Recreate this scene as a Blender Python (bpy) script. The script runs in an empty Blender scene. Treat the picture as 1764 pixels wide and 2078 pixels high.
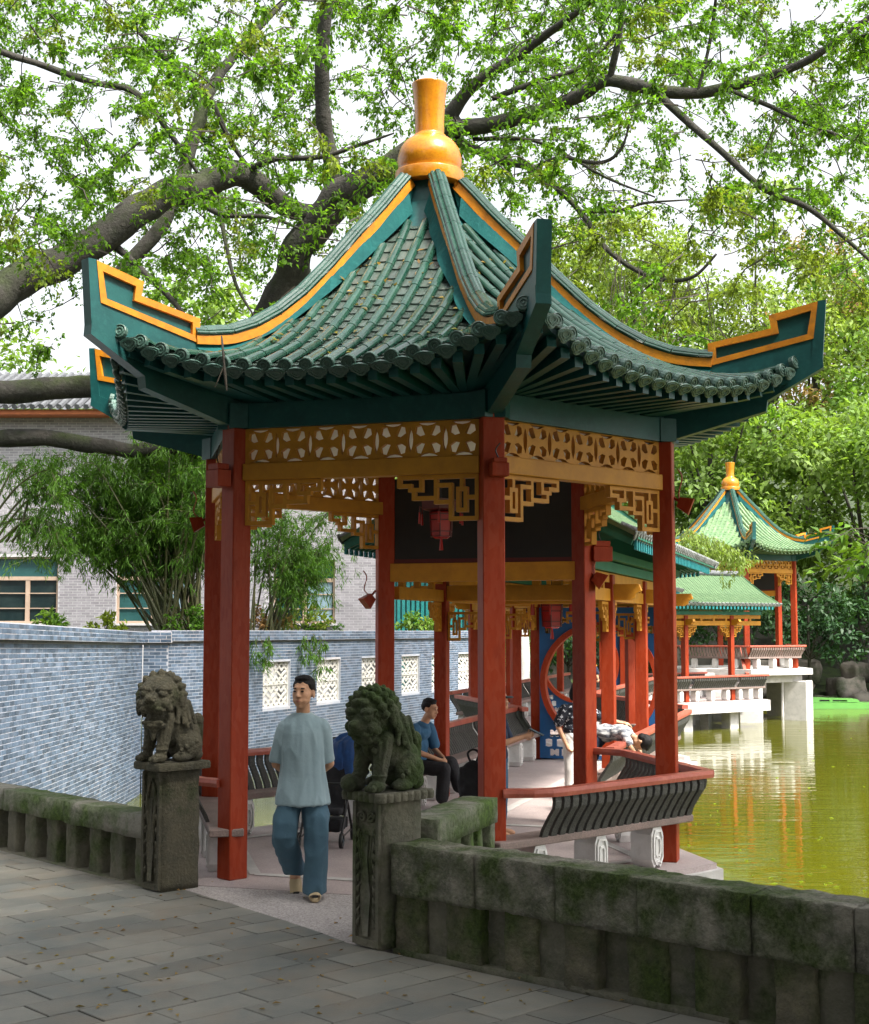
import bpy, bmesh, math, random
import numpy as np
from mathutils import Vector, Matrix, noise
from mathutils.geometry import tessellate_polygon

R = math.radians
rng = random.Random(7)
nrg = np.random.default_rng(11)
scene = bpy.context.scene
COL = scene.collection

# ------------------------------------------------------------------ camera
CAMH, PITCH, FOC = 2.2, 0.0814456, 2829.13
cam_d = bpy.data.cameras.new('camera')
cam_d.sensor_fit = 'HORIZONTAL'; cam_d.sensor_width = 36
cam_d.lens = 36 * FOC / 1764
cam_d.clip_start = 0.1; cam_d.clip_end = 900
cam = bpy.data.objects.new('camera', cam_d); COL.objects.link(cam)
cam.location = (0, 0, CAMH); cam.rotation_euler = (math.pi / 2 + PITCH, 0, 0)
scene.camera = cam

# ------------------------------------------------------------------ daylight (overcast)
SUN_EL, SUN_AZ = 56, 132         # azimuth clockwise from +Y (veiled sun high to the right, behind the viewer)
world = bpy.data.worlds.new('World'); scene.world = world; world.use_nodes = True
wn, wl = world.node_tree.nodes, world.node_tree.links
wn.clear()
sky = wn.new('ShaderNodeTexSky'); sky.sky_type = 'NISHITA'; sky.sun_disc = False
sky.sun_elevation = R(SUN_EL); sky.sun_rotation = R(SUN_AZ)
sky.air_density = 1.0; sky.dust_density = 6.0; sky.ozone_density = 1.0
hs = wn.new('ShaderNodeHueSaturation'); hs.inputs['Saturation'].default_value = 0.18; hs.inputs['Value'].default_value = 1.0
bg = wn.new('ShaderNodeBackground'); bg.inputs['Strength'].default_value = 0.15
wo = wn.new('ShaderNodeOutputWorld')
wl.new(sky.outputs[0], hs.inputs['Color']); wl.new(hs.outputs[0], bg.inputs[0]); wl.new(bg.outputs[0], wo.inputs[0])
sun_d = bpy.data.lights.new('sun', 'SUN'); sun_d.energy = 3.0; sun_d.angle = R(9); sun_d.color = (1, 0.94, 0.84)
sun = bpy.data.objects.new('sun', sun_d); COL.objects.link(sun)
sdir = Vector((math.sin(R(SUN_AZ)) * math.cos(R(SUN_EL)), math.cos(R(SUN_AZ)) * math.cos(R(SUN_EL)), math.sin(R(SUN_EL))))
sun.rotation_euler = (-sdir).to_track_quat('-Z', 'Y').to_euler(); sun.location = (-10, -20, 40)
scene.view_settings.view_transform = 'Standard'; scene.view_settings.look = 'None'
scene.view_settings.exposure = 1.6; scene.view_settings.gamma = 1.0
scene.view_settings.use_curve_mapping = False

# ------------------------------------------------------------------ helpers
CP, SP = math.cos(PITCH), math.sin(PITCH)
def at(u, v, Y):
    """world point seen at photo position (u, v) and standing at depth Y"""
    a = (u - 882) / FOC; b = -(v - 1039) / FOC
    r = Vector((a, CP - b * SP, SP + b * CP)); t = Y / r.y
    return Vector((r.x * t, Y, CAMH + r.z * t))
def atz(u, v, z):
    a = (u - 882) / FOC; b = -(v - 1039) / FOC
    r = Vector((a, CP - b * SP, SP + b * CP)); t = (z - CAMH) / r.z
    return Vector((r.x * t, r.y * t, z))

def V(*a): return Vector(a)
def smooth_mesh(me): me.polygons.foreach_set('use_smooth', [True] * len(me.polygons))

class MB:
    """collects shapes that become one mesh"""
    def __init__(s): s.v = []; s.f = []
    def add(s, vs, fs, M=None):
        n = len(s.v)
        s.v += [tuple(M @ Vector(p)) for p in vs] if M is not None else [tuple(p) for p in vs]
        s.f += [tuple(i + n for i in f) for f in fs]; return s
    BF = [(0, 3, 2, 1), (4, 5, 6, 7), (0, 1, 5, 4), (1, 2, 6, 5), (2, 3, 7, 6), (3, 0, 4, 7)]
    def box(s, c, d, M=None):
        x, y, z = c; a, b, h = d[0] / 2, d[1] / 2, d[2] / 2
        return s.add([(x-a, y-b, z-h), (x+a, y-b, z-h), (x+a, y+b, z-h), (x-a, y+b, z-h), (x-a, y-b, z+h), (x+a, y-b, z+h), (x+a, y+b, z+h), (x-a, y+b, z+h)], MB.BF, M)
    def bevbox(s, c, d, b=.01, M=None):
        """box with chamfered edges"""
        x, y, z = c; hx, hy, hz = d[0] / 2, d[1] / 2, d[2] / 2
        bm = bmesh.new(); bmesh.ops.create_cube(bm, size=1)
        bmesh.ops.scale(bm, vec=d, verts=bm.verts)
        bmesh.ops.bevel(bm, geom=bm.edges[:] , offset=b, segments=1, affect='EDGES')
        bmesh.ops.translate(bm, vec=c, verts=bm.verts)
        bm.verts.index_update(); vs = [v.co[:] for v in bm.verts]; fs = [[v.index for v in f.verts] for f in bm.faces]; bm.free()
        return s.add(vs, fs, M)
    def beam(s, p0, p1, w, h, up=(0, 0, 1), w1=None, h1=None):
        p0, p1 = Vector(p0), Vector(p1); d = (p1 - p0).normalized(); x = d.cross(Vector(up)).normalized(); u = x.cross(d)
        w1 = w if w1 is None else w1; h1 = h if h1 is None else h1
        q = []
        for p, a, b in ((p0, w / 2, h / 2), (p1, w1 / 2, h1 / 2)):
            q += [p - x * a - u * b, p + x * a - u * b, p + x * a + u * b, p - x * a + u * b]
        return s.add(q, [(0, 1, 2, 3), (7, 6, 5, 4), (0, 4, 5, 1), (1, 5, 6, 2), (2, 6, 7, 3), (3, 7, 4, 0)])
    def tube(s, path, rad, n=8, cap=True):
        path = [Vector(p) for p in path]; m = len(path)
        rad = [rad] * m if not hasattr(rad, '__len__') else rad
        t = (path[1] - path[0]).normalized(); a = t.orthogonal().normalized(); base = len(s.v)
        for i, p in enumerate(path):
            t2 = (path[min(i + 1, m - 1)] - path[max(i - 1, 0)]).normalized()
            a = (a - t2 * a.dot(t2)).normalized(); b = t2.cross(a)
            for k in range(n):
                g = 2 * math.pi * k / n
                s.v.append(tuple(p + (a * math.cos(g) + b * math.sin(g)) * rad[i]))
        for i in range(m - 1):
            for k in range(n):
                k2 = (k + 1) % n
                s.f.append((base + i * n + k, base + i * n + k2, base + (i + 1) * n + k2, base + (i + 1) * n + k))
        if cap:
            s.f.append(tuple(base + k for k in reversed(range(n)))); s.f.append(tuple(base + (m - 1) * n + k for k in range(n)))
        return s
    def lathe(s, prof, n=20, M=None, cap=True):
        vs = [(r * math.cos(2 * math.pi * k / n), r * math.sin(2 * math.pi * k / n), z) for r, z in prof for k in range(n)]
        fs = [(i * n + k, i * n + (k + 1) % n, (i + 1) * n + (k + 1) % n, (i + 1) * n + k) for i in range(len(prof) - 1) for k in range(n)]
        if cap:
            fs.append(tuple(reversed(range(n)))); fs.append(tuple((len(prof) - 1) * n + k for k in range(n)))
        return s.add(vs, fs, M)
    def ext(s, loops, t, M=None):
        """flat outline (first loop) with holes (other loops) in x-z, thickness t along y"""
        pts = [p for l in loops for p in l]
        tri = tessellate_polygon([[Vector((p[0], p[1], 0)) for p in l] for l in loops])
        n = len(pts)
        vs = [(p[0], -t / 2, p[1]) for p in pts] + [(p[0], t / 2, p[1]) for p in pts]
        fs = []
        for a, b, c in tri:
            A, B, C_ = pts[a], pts[b], pts[c]
            ccw = (B[0]-A[0])*(C_[1]-A[1]) - (B[1]-A[1])*(C_[0]-A[0]) > 0
            if not ccw: b, c = c, b
            fs += [(a, b, c), (n + a, n + c, n + b)]
        o = 0
        for li, l in enumerate(loops):
            m = len(l); area = sum(l[i][0]*l[(i+1) % m][1] - l[(i+1) % m][0]*l[i][1] for i in range(m))
            flip = (area > 0) != (li == 0)
            for i in range(m):
                a, b = o + i, o + (i + 1) % m
                fs.append((a, n + a, n + b, b) if flip else (b, n + b, n + a, a))
            o += m
        return s.add(vs, fs, M)
    def bitmap(s, rows, cw, ch, t, M=None):
        """raster of filled cells -> clean solid, origin at top-left, x right, z down"""
        H = len(rows); W = max(len(r) for r in rows)
        g = lambda i, j: 0 <= i < H and 0 <= j < len(rows[i]) and rows[i][j] == '#'
        vs, fs = [], []
        def q(a, b, c, d):
            n = len(vs); vs.extend((a, b, c, d)); fs.append((n, n+1, n+2, n+3))
        h = t / 2
        for i in range(H):
            j = 0
            while j < W:
                if not g(i, j): j += 1; continue
                k = j
                while g(i, k): k += 1
                x0, x1, z0, z1 = j * cw, k * cw, -(i + 1) * ch, -i * ch
                q((x0,-h,z0), (x1,-h,z0), (x1,-h,z1), (x0,-h,z1)); q((x1,h,z0), (x0,h,z0), (x0,h,z1), (x1,h,z1))
                q((x0,h,z0), (x0,-h,z0), (x0,-h,z1), (x0,h,z1)); q((x1,-h,z0), (x1,h,z0), (x1,h,z1), (x1,-h,z1))
                for c in range(j, k):
                    a, b = c * cw, (c + 1) * cw
                    if not g(i - 1, c): q((a,-h,z1), (b,-h,z1), (b,h,z1), (a,h,z1))
                    if not g(i + 1, c): q((a,h,z0), (b,h,z0), (b,-h,z0), (a,-h,z0))
                j = k
        return s.add(vs, fs, M)
    def sweep(s, path, sec, up=(0, 0, 1), cap=True):
        """carry a closed 2-D section (side, up) along a path"""
        path = [Vector(p) for p in path]; m = len(path); n = len(sec); base = len(s.v); up = Vector(up)
        for i, p in enumerate(path):
            t = path[min(i + 1, m - 1)] - path[max(i - 1, 0)]; t.normalize()
            x = t.cross(up).normalized(); u = x.cross(t)
            for a, b in sec: s.v.append(tuple(p + x * a + u * b))
        for i in range(m - 1):
            for k in range(n):
                k2 = (k + 1) % n
                s.f.append((base + i*n + k, base + i*n + k2, base + (i+1)*n + k2, base + (i+1)*n + k))
        if cap:
            s.f.append(tuple(base + k for k in reversed(range(n)))); s.f.append(tuple(base + (m-1)*n + k for k in range(n)))
        return s
    def mesh(s, name, mat=None, smooth=False):
        me = bpy.data.meshes.new(name); me.from_pydata(s.v, [], s.f); me.update()
        if mat: me.materials.append(mat)
        if smooth: smooth_mesh(me)
        return me
    def build(s, name, mat, parent=None, smooth=False): return inst(name, s.mesh(name, mat, smooth), parent)

def inst(name, me, parent=None, M=None):
    o = bpy.data.objects.new(name, me); COL.objects.link(o)
    if parent: o.parent = parent
    if M is not None: o.matrix_local = M
    return o
def tag(o, label=None, cat=None, group=None, kind=None):
    if label: o['label'] = label
    if cat: o['category'] = cat
    if group: o['group'] = group
    if kind: o['kind'] = kind
    return o
def thing(name, label, cat, loc=(0, 0, 0), rz=0, group=None):
    o = bpy.data.objects.new(name, None); COL.objects.link(o); o.empty_display_size = .2
    o.location = loc; o.rotation_euler = (0, 0, rz)
    return tag(o, label, cat, group)
def frame(p, x, y, z, sx=1, sy=1, sz=1):
    p, x, y, z = Vector(p), Vector(x) * sx, Vector(y) * sy, Vector(z) * sz
    return Matrix(((x.x, y.x, z.x, p.x), (x.y, y.y, z.y, p.y), (x.z, y.z, z.z, p.z), (0, 0, 0, 1)))
def dirframe(p, d, up=(0, 0, 1)):
    """local x along d, z near up"""
    d = Vector(d).normalized(); y = Vector(up).cross(d).normalized(); return frame(p, d, y, d.cross(y))
def lerp(a, b, t): return a + (b - a) * t
def table(x, xs, ys):
    return float(np.interp(x, xs, ys))
def catmull(pts, n=6):
    pts = [Vector(p) for p in pts]; out = []
    for i in range(len(pts) - 1):
        p0, p1, p2, p3 = pts[max(i-1, 0)], pts[i], pts[i+1], pts[min(i+2, len(pts)-1)]
        for k in range(n):
            t = k / n
            out.append(.5 * ((2*p1) + (p2-p0)*t + (2*p0-5*p1+4*p2-p3)*t*t + (3*p1-p0-3*p2+p3)*t**3))
    out.append(pts[-1]); return out
def np_mesh(name, verts, quads, mat, smooth=False):
    """verts (N,3), quads (M,4) numpy"""
    me = bpy.data.meshes.new(name); n = len(quads); k = quads.shape[1]
    me.vertices.add(len(verts)); me.vertices.foreach_set('co', verts.astype(np.float32).ravel())
    me.loops.add(n * k); me.loops.foreach_set('vertex_index', quads.astype(np.int32).ravel())
    me.polygons.add(n); me.polygons.foreach_set('loop_start', np.arange(0, n * k, k, dtype=np.int32))
    me.update(calc_edges=True); me.validate()
    if mat: me.materials.append(mat)
    if smooth: smooth_mesh(me)
    return me
def blob(name, prims, vox, mat, it=3, factor=.5, disp=None):
    """overlapping ellipsoids / tapered capsules fused into one skin by a voxel remesh"""
    bm = bmesh.new()
    for pr in prims:
        if pr[0] == 'e':
            c, r = Vector(pr[1]), pr[2]; rot = Matrix.Identity(4) if len(pr) < 4 else pr[3]
            S = Matrix.Diagonal((r[0], r[1], r[2], 1))
            bmesh.ops.create_icosphere(bm, subdivisions=2, radius=1, matrix=Matrix.Translation(c) @ rot @ S)
        elif pr[0] == 'c':
            p0, p1, r0, r1 = Vector(pr[1]), Vector(pr[2]), pr[3], pr[4]
            d = p1 - p0; L = d.length; q = d.to_track_quat('Z', 'Y').to_matrix().to_4x4()
            bmesh.ops.create_cone(bm, cap_ends=True, segments=14, radius1=r0, radius2=r1, depth=L, matrix=Matrix.Translation((p0 + p1) / 2) @ q)
            for p, r in ((p0, r0), (p1, r1)): bmesh.ops.create_icosphere(bm, subdivisions=2, radius=r * .999, matrix=Matrix.Translation(p))
        elif pr[0] == 'b':
            c, s, rot = Vector(pr[1]), pr[2], (Matrix.Identity(4) if len(pr) < 4 else pr[3])
            bmesh.ops.create_cube(bm, size=1, matrix=Matrix.Translation(c) @ rot @ Matrix.Diagonal((s[0], s[1], s[2], 1)))
    me = bpy.data.meshes.new('tmp'); bm.to_mesh(me); bm.free()
    o = bpy.data.objects.new('tmp', me); COL.objects.link(o)
    m = o.modifiers.new('r', 'REMESH'); m.mode = 'VOXEL'; m.voxel_size = vox
    if it:
        m2 = o.modifiers.new('s', 'SMOOTH'); m2.iterations = it; m2.factor = factor
    dg = bpy.context.evaluated_depsgraph_get(); dg.update()
    out = bpy.data.meshes.new_from_object(o.evaluated_get(dg)); out.name = name
    bpy.data.objects.remove(o); bpy.data.meshes.remove(me)
    out.materials.clear(); out.materials.append(mat)
    smooth_mesh(out)
    if disp:
        co = np.zeros(len(out.vertices) * 3, np.float32); out.vertices.foreach_get('co', co)
        nn = np.zeros_like(co); out.vertices.foreach_get('normal', nn); co = co.reshape(-1, 3); nn = nn.reshape(-1, 3)
        co += nn * disp(co)[:, None]; out.vertices.foreach_set('co', co.ravel()); out.update()
    return out

# ------------------------------------------------------------------ materials
MATS = {}
def mat(name, c1, c2=None, scale=4, rough=.6, bump=0, bscale=40, rnd=0, spec=.5, lo=.35, hi=.65, detail=6,
        moss=None, moss_amt=.5, moss_up=0, moss_scale=2.5, stretch=None, coat=0, c3=None, s3=60, a3=.5, metal=0, speck=None, trans=0, island=0, sheen=0):
    m = bpy.data.materials.new(name); m.use_nodes = True; nt = m.node_tree; N, L = nt.nodes, nt.links
    b = N['Principled BSDF']; b.inputs['Roughness'].default_value = rough; b.inputs['Specular IOR Level'].default_value = spec
    b.inputs['Metallic'].default_value = metal; b.inputs['Coat Weight'].default_value = coat; b.inputs['Coat Roughness'].default_value = .12
    geo = N.new('ShaderNodeNewGeometry'); pos = geo.outputs['Position']
    if stretch:
        mp = N.new('ShaderNodeMapping'); mp.inputs['Scale'].default_value = stretch; L.new(pos, mp.inputs[0]); pos = mp.outputs[0]
    def nz(sc, det=detail, ro=.6):
        n = N.new('ShaderNodeTexNoise'); n.inputs['Scale'].default_value = sc; n.inputs['Detail'].default_value = det; n.inputs['Roughness'].default_value = ro
        L.new(pos, n.inputs['Vector']); return n.outputs['Fac']
    def ramp(src, a, z):
        r = N.new('ShaderNodeMapRange'); r.inputs['From Min'].default_value = a; r.inputs['From Max'].default_value = z; L.new(src, r.inputs['Value']); return r.outputs['Result']
    def mix(fac, a, bb, mode='MIX'):
        x = N.new('ShaderNodeMix'); x.data_type = 'RGBA'; x.blend_type = mode
        if hasattr(fac, 'links'): L.new(fac, x.inputs[0])
        else: x.inputs[0].default_value = fac
        for i, s in ((6, a), (7, bb)):
            if hasattr(s, 'links'): L.new(s, x.inputs[i])
            else: x.inputs[i].default_value = (*s, 1)
        return x.outputs[2]
    col = None
    rgb = N.new('ShaderNodeRGB'); rgb.outputs[0].default_value = (*c1, 1); col = rgb.outputs[0]
    if c2: col = mix(ramp(nz(scale), lo, hi), col, c2)
    if c3:
        f3 = ramp(nz(s3, 4), .5, .72); mm = N.new('ShaderNodeMath'); mm.operation = 'MULTIPLY'; mm.inputs[1].default_value = a3; L.new(f3, mm.inputs[0])
        col = mix(mm.outputs[0], col, c3)
    if speck:   # washed-stone speckle: (colour, scale, amount)
        vo = N.new('ShaderNodeTexVoronoi'); vo.inputs['Scale'].default_value = speck[1]; L.new(pos, vo.inputs['Vector'])
        mm = N.new('ShaderNodeMath'); mm.operation = 'MULTIPLY'; mm.inputs[1].default_value = speck[2]
        sp = N.new('ShaderNodeSeparateColor'); L.new(vo.outputs['Color'], sp.inputs[0]); L.new(sp.outputs[0], mm.inputs[0])
        col = mix(mm.outputs[0], col, speck[0])
    if rnd or island:
        src = geo.outputs['Random Per Island'] if island else N.new('ShaderNodeObjectInfo').outputs['Random']
        a = island or rnd
        mr = N.new('ShaderNodeMapRange'); mr.inputs['To Min'].default_value = 1 - a; mr.inputs['To Max'].default_value = 1 + a; L.new(src, mr.inputs['Value'])
        hv = N.new('ShaderNodeHueSaturation'); L.new(mr.outputs[0], hv.inputs['Value']); L.new(col, hv.inputs['Color'])
        col = hv.outputs[0]
    if moss:
        f = ramp(nz(moss_scale, 8, .7), .62 - moss_amt * .35, .72 - moss_amt * .2)
        if moss_up:
            sx = N.new('ShaderNodeSeparateXYZ'); L.new(geo.outputs['Normal'], sx.inputs[0])
            u = ramp(sx.outputs[2], -.6, .9); mm = N.new('ShaderNodeMath'); mm.operation = 'MULTIPLY'; L.new(f, mm.inputs[0]); L.new(u, mm.inputs[1]); f = mm.outputs[0]
        mo2 = mix(ramp(nz(moss_scale * 16, 6, .75), .35, .65), moss, tuple(c * .35 for c in moss))
        col = mix(f, col, mo2)
    L.new(col, b.inputs['Base Color'])
    if bump:
        bn = N.new('ShaderNodeBump'); bn.inputs['Strength'].default_value = min(bump, 1); bn.inputs['Distance'].default_value = .02 * max(1, bump)
        L.new(nz(bscale, 5), bn.inputs['Height']); L.new(bn.outputs[0], b.inputs['Normal'])
    if trans:
        tr = N.new('ShaderNodeBsdfTranslucent'); L.new(mix(1.0, col, (1.25, 1.3, .55), 'MULTIPLY'), tr.inputs['Color'])
        ms = N.new('ShaderNodeMixShader'); ms.inputs[0].default_value = trans
        L.new(b.outputs[0], ms.inputs[1]); L.new(tr.outputs[0], ms.inputs[2]); L.new(ms.outputs[0], N['Material Output'].inputs[0])
    if sheen: b.inputs['Sheen Weight'].default_value = sheen
    MATS[name] = m; return m

mat('red', (.32, .034, .006), (.25, .025, .005), 3, .5, .06, 30, .06, .22, stretch=(1, 1, .3), c3=(.15, .014, .006), s3=7, a3=.45, speck=((.46, .13, .07), 38, .16))
mat('rail_red', (.42, .105, .065), (.33, .07, .045), 5, .42, .1, 60, .06, c3=(.5, .2, .15), s3=25, a3=.3)
mat('teal', (.006, .082, .078), (.004, .060, .060), 4, .42, .1, 25, .05, c3=(.02, .12, .11), s3=18, a3=.4)
mat('teal_plaster', (.006, .082, .078), (.004, .060, .060), 4, .85, .3, 25, .05, .2, c3=(.02, .12, .11), s3=18, a3=.4)
mat('teal_dark', (.006, .075, .070), (.004, .055, .055), 3, .5, .05, 25)
mat('yellow_edge', (.66, .25, .008), (.52, .17, .006), 6, .45, .1, 40, 0, c3=(.10, .07, .03), s3=14, a3=.35)
mat('yellow', (.54, .24, .018), (.44, .185, .016), 5, .55, .08, 40, .05, .35, c3=(.34, .15, .016), s3=9, a3=.3)
mat('glaze', (.010, .050, .033), (.020, .066, .044), 7, .13, .04, 14, .16, .6, c3=(.07, .12, .09), s3=12, a3=.35)
mat('glaze_pan', (.048, .074, .060), (.075, .098, .084), 9, .26, .1, 20, .28, .5, c3=(.10, .12, .105), s3=14, a3=.4)
mat('glaze_dark', (.010, .058, .052), (.022, .09, .076), 12, .2, .15, 30, .14, .55, c3=(.10, .17, .15), s3=40, a3=.5)
mat('disc', (.05, .115, .090), (.09, .15, .125), 25, .3, .3, 60, .12, .5, c3=(.015, .05, .045), s3=50, a3=.6)
mat('finial', (.52, .21, .010), (.43, .15, .008), 5, .2, .1, 25, 0, .55, c3=(.30, .10, .012), s3=40, a3=.5)
mat('concrete', (.50, .48, .46), (.40, .385, .37), 3, .8, .25, 30, .04, c3=(.25, .24, .23), s3=9, a3=.35)
mat('white', (.74, .73, .71), (.62, .61, .59), 5, .6, .15, 40, .03, c3=(.4, .38, .33), s3=9, a3=.3)
mat('ceiling', (.80, .77, .74), (.74, .71, .68), 2, .9)
mat('granite', (.47, .385, .37), (.40, .33, .32), 2.2, .75, .2, 120, .04, speck=((.20, .17, .165), 130, .55))
mat('washed', (.52, .47, .45), (.44, .40, .385), 1.6, .85, .35, 140, 0, speck=((.16, .145, .14), 95, .75))
mat('seat', (.30, .215, .19), (.22, .165, .145), 4, .7, .25, 60, .05, speck=((.10, .08, .07), 140, .5))
mat('slat', (.040, .041, .037), (.024, .027, .025), 6, .75, .4, 60, .12, speck=((.19, .18, .16), 160, .4))
mat('stone', (.135, .125, .088), (.075, .075, .053), 3.5, .9, 1.0, 22, .08, moss=(.060, .090, .016), moss_amt=.38, moss_up=0, moss_scale=1.6, c3=(.17, .155, .12), s3=30, a3=.45)
mat('stone_moss', (.18, .16, .105), (.075, .07, .048), 6, .95, 1.6, 34, .08, moss=(.060, .095, .012), moss_amt=.60, moss_up=0, moss_scale=1.8, c3=(.15, .14, .105), s3=24, a3=.4)
mat('coping', (.21, .20, .165), (.115, .115, .095), 3, .92, .9, 24, .06, moss=(.075, .135, .016), moss_amt=.58, moss_up=0, moss_scale=1.5, c3=(.25, .24, .21), s3=30, a3=.4)
mat('coping_rough', (.27, .25, .20), (.10, .097, .075), 7, .95, 1.7, 32, .08, moss=(.065, .105, .014), moss_amt=.58, moss_up=0, moss_scale=2.2, c3=(.33, .31, .25), s3=42, a3=.55)
mat('lion_grey', (.090, .080, .050), (.050, .047, .031), 5, .9, .9, 45, 0, moss=(.05, .06, .018), moss_amt=.25, moss_scale=3, c3=(.19, .165, .11), s3=40, a3=.4)
mat('lion_green', (.075, .075, .046), (.040, .046, .028), 5, .92, .9, 45, 0, moss=(.046, .082, .012), moss_amt=.72, moss_scale=2.2, c3=(.11, .105, .075), s3=30, a3=.35)
mat('paving', (.205, .192, .160), (.120, .128, .118), 1.3, .62, .25, 60, .20, stretch=(1, 1, 1), c3=(.19, .145, .10), s3=2.2, a3=.5)
mat('paving_bed', (.055, .055, .045), (.04, .04, .035), 6, .95, .4, 60)
mat('brick', (.062, .098, .150), (.11, .15, .21), 9, .5, .15, 50, .38, .5, c3=(.22, .24, .29), s3=3.5, a3=.4)
mat('brick_stuff', (.062, .098, .150), (.11, .15, .21), 9, .5, .15, 50, 0, .5, c3=(.22, .24, .29), s3=3.5, a3=.4, island=.38)
mat('mortar', (.44, .46, .52), (.38, .40, .46), 3, .85, .1, 60, c3=(.62, .50, .44), s3=1.2, a3=.5)
mat('brick_house', (.30, .285, .31), (.38, .36, .39), 6, .7, .1, 50, 0, island=.18)
mat('mortar_house', (.60, .585, .60), (.54, .52, .54), 3, .85)
mat('lattice', (.66, .64, .60), (.52, .50, .46), 6, .7, .2, 40, 0, c3=(.3, .28, .22), s3=12, a3=.3)
mat('frame_tan', (.50, .37, .28), (.44, .32, .24), 4, .5)
mat('glass_teal', (.020, .075, .075), (.03, .10, .10), 1.2, .08, spec=.6)
mat('glass_dark', (.010, .022, .024), (.02, .035, .035), 2, .06, spec=.6)
mat('curtain', (.30, .42, .48), (.22, .33, .40), 9, .9, stretch=(6, 6, .2))
mat('blue_panel', (.012, .085, .23), (.010, .07, .19), 5, .4, .05, 30)
mat('black_board', (.010, .010, .011), (.016, .015, .014), 3, .35, .05, 20)
mat('bark', (.036, .032, .026), (.018, .017, .015), 2.2, .95, 1.6, 14, 0, moss=(.050, .075, .010), moss_amt=.42, moss_up=1, moss_scale=1.1, c3=(.075, .072, .062), s3=9, a3=.4)
mat('bark_far', (.045, .04, .03), (.03, .028, .022), 2, .95, .6, 10)
mat('twig', (.045, .036, .024), (.03, .026, .02), 5, .9)
mat('water', (.088, .088, .005), (.072, .078, .005), .3, .03, 0)
mat('mud', (.08, .075, .03), (.06, .06, .025), .6, .95)
mat('soil', (.022, .030, .012), (.016, .026, .009), .5, .95, .5, 8, moss=(.05, .09, .015), moss_amt=.5)
mat('rock', (.20, .175, .15), (.09, .085, .075), 1.2, .9, 1.5, 5, .12, moss=(.05, .08, .02), moss_amt=.25, moss_scale=.6)
mat('rock_dark', (.075, .07, .055), (.035, .036, .03), 1.0, .9, 1.5, 4, .1, moss=(.03, .05, .012), moss_amt=.4, moss_scale=.5)
mat('skin', (.54, .30, .18), (.49, .26, .15), 12, .5, .1, 120, spec=.4)
mat('lips', (.33, .12, .085), None, rough=.45)
mat('hair', (.006, .005, .005), (.010, .009, .009), 60, .6, .3, 160, spec=.25)
mat('eye', (.02, .014, .012), None, rough=.15)
mat('tee', (.25, .335, .365), (.22, .305, .335), 5, .9, .35, 9, sheen=.2)
mat('trousers', (.060, .125, .170), (.05, .105, .15), 5, .9, .5, 8)
mat('slipper', (.52, .40, .24), (.47, .36, .21), 8, .7)
mat('slipper_dark', (.03, .028, .025), None, rough=.8)
mat('blue_shirt', (.035, .115, .21), (.03, .095, .18), 8, .9, .4, 12)
mat('black_cloth', (.011, .011, .013), (.018, .018, .021), 8, .9, .4, 20)
mat('navy_cloth', (.012, .020, .045), (.018, .03, .06), 8, .9, .3, 20)
mat('jeans', (.028, .085, .15), (.04, .11, .18), 8, .9, .3, 30)
mat('white_cloth', (.62, .60, .57), (.55, .54, .52), 8, .9, .3, 20)
mat('striped_cloth', (.55, .55, .55), (.16, .17, .2), 26, .9, .2, 20, stretch=(.3, 1, 1), lo=.45, hi=.55)
mat('floral_cloth', (.010, .013, .022), (.58, .60, .64), 26, .9, .2, 30, lo=.58, hi=.60)
mat('pale_blue', (.40, .47, .60), (.30, .38, .52), 12, .9, .3, 20)
mat('cap_grey', (.045, .065, .075), None, rough=.9)
mat('stroller_blue', (.010, .075, .26), (.006, .04, .15), 6, .6, .4, 9)
mat('black_plastic', (.012, .012, .013), None, rough=.4)
mat('lantern_red', (.42, .012, .008), (.34, .008, .006), 4, .35)
mat('lantern_dark', (.10, .008, .008), None, rough=.4)
mat('boat_green', (.11, .32, .06), (.10, .28, .06), 3, .4)
mat('slate', (.12, .125, .135), (.07, .075, .085), 8, .6, .4, 20, .15, c3=(.3, .3, .3), s3=16, a3=.5)
mat('slate_tile', (.17, .18, .18), (.10, .11, .11), 10, .5, .3, 30, .2, c3=(.42, .43, .43), s3=20, a3=.55)
mat('corridor_deck', (.07, .13, .06), (.10, .17, .08), 5, .6, .2, 20)
mat('fascia', (.012, .20, .215), (.010, .15, .17), 6, .5, .1, 20)
mat('purlin_green', (.020, .175, .115), (.016, .14, .095), 4, .5, .1, 20)
mat('corridor_glaze', (.10, .19, .09), (.17, .26, .13), 6, .3, .2, 12, .1, c3=(.3, .38, .25), s3=8, a3=.5)
mat('orange_tile', (.55, .16, .05), (.45, .12, .04), 4, .6)
mat('teal_door', (.008, .11, .11), (.012, .14, .135), 2, .35, .1, 10)
def leafmat(name, c, c2, tr=.45, isl=.45, sc=.8):
    m = mat(name, c, c2, sc, .55, 0, 10, 0, .35, island=isl, trans=tr); return m
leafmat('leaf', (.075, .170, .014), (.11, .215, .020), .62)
leafmat('leaf_shade', (.035, .085, .010), (.05, .11, .014), .25)  # darker, less translucent leaves for the added shade trees, to hold back light
leafmat('leaf_yellow', (.13, .19, .018), (.17, .22, .03), .5)
leafmat('leaf_far', (.110, .205, .036), (.19, .28, .060), .45, .4, .25)  # leaf colour raised to carry the pale haze over the far trees
leafmat('leaf_lime', (.16, .24, .045), (.22, .30, .07), .45, .35, .2)
leafmat('leaf_orange', (.34, .16, .07), (.20, .20, .06), .4, .4, .3)
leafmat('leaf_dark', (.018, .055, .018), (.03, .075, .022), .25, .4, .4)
leafmat('bamboo_leaf', (.058, .145, .016), (.09, .19, .022), .5, .4, .9)
leafmat('bush_leaf', (.05, .13, .015), (.12, .2, .02), .4, .4, 1.2)
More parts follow.
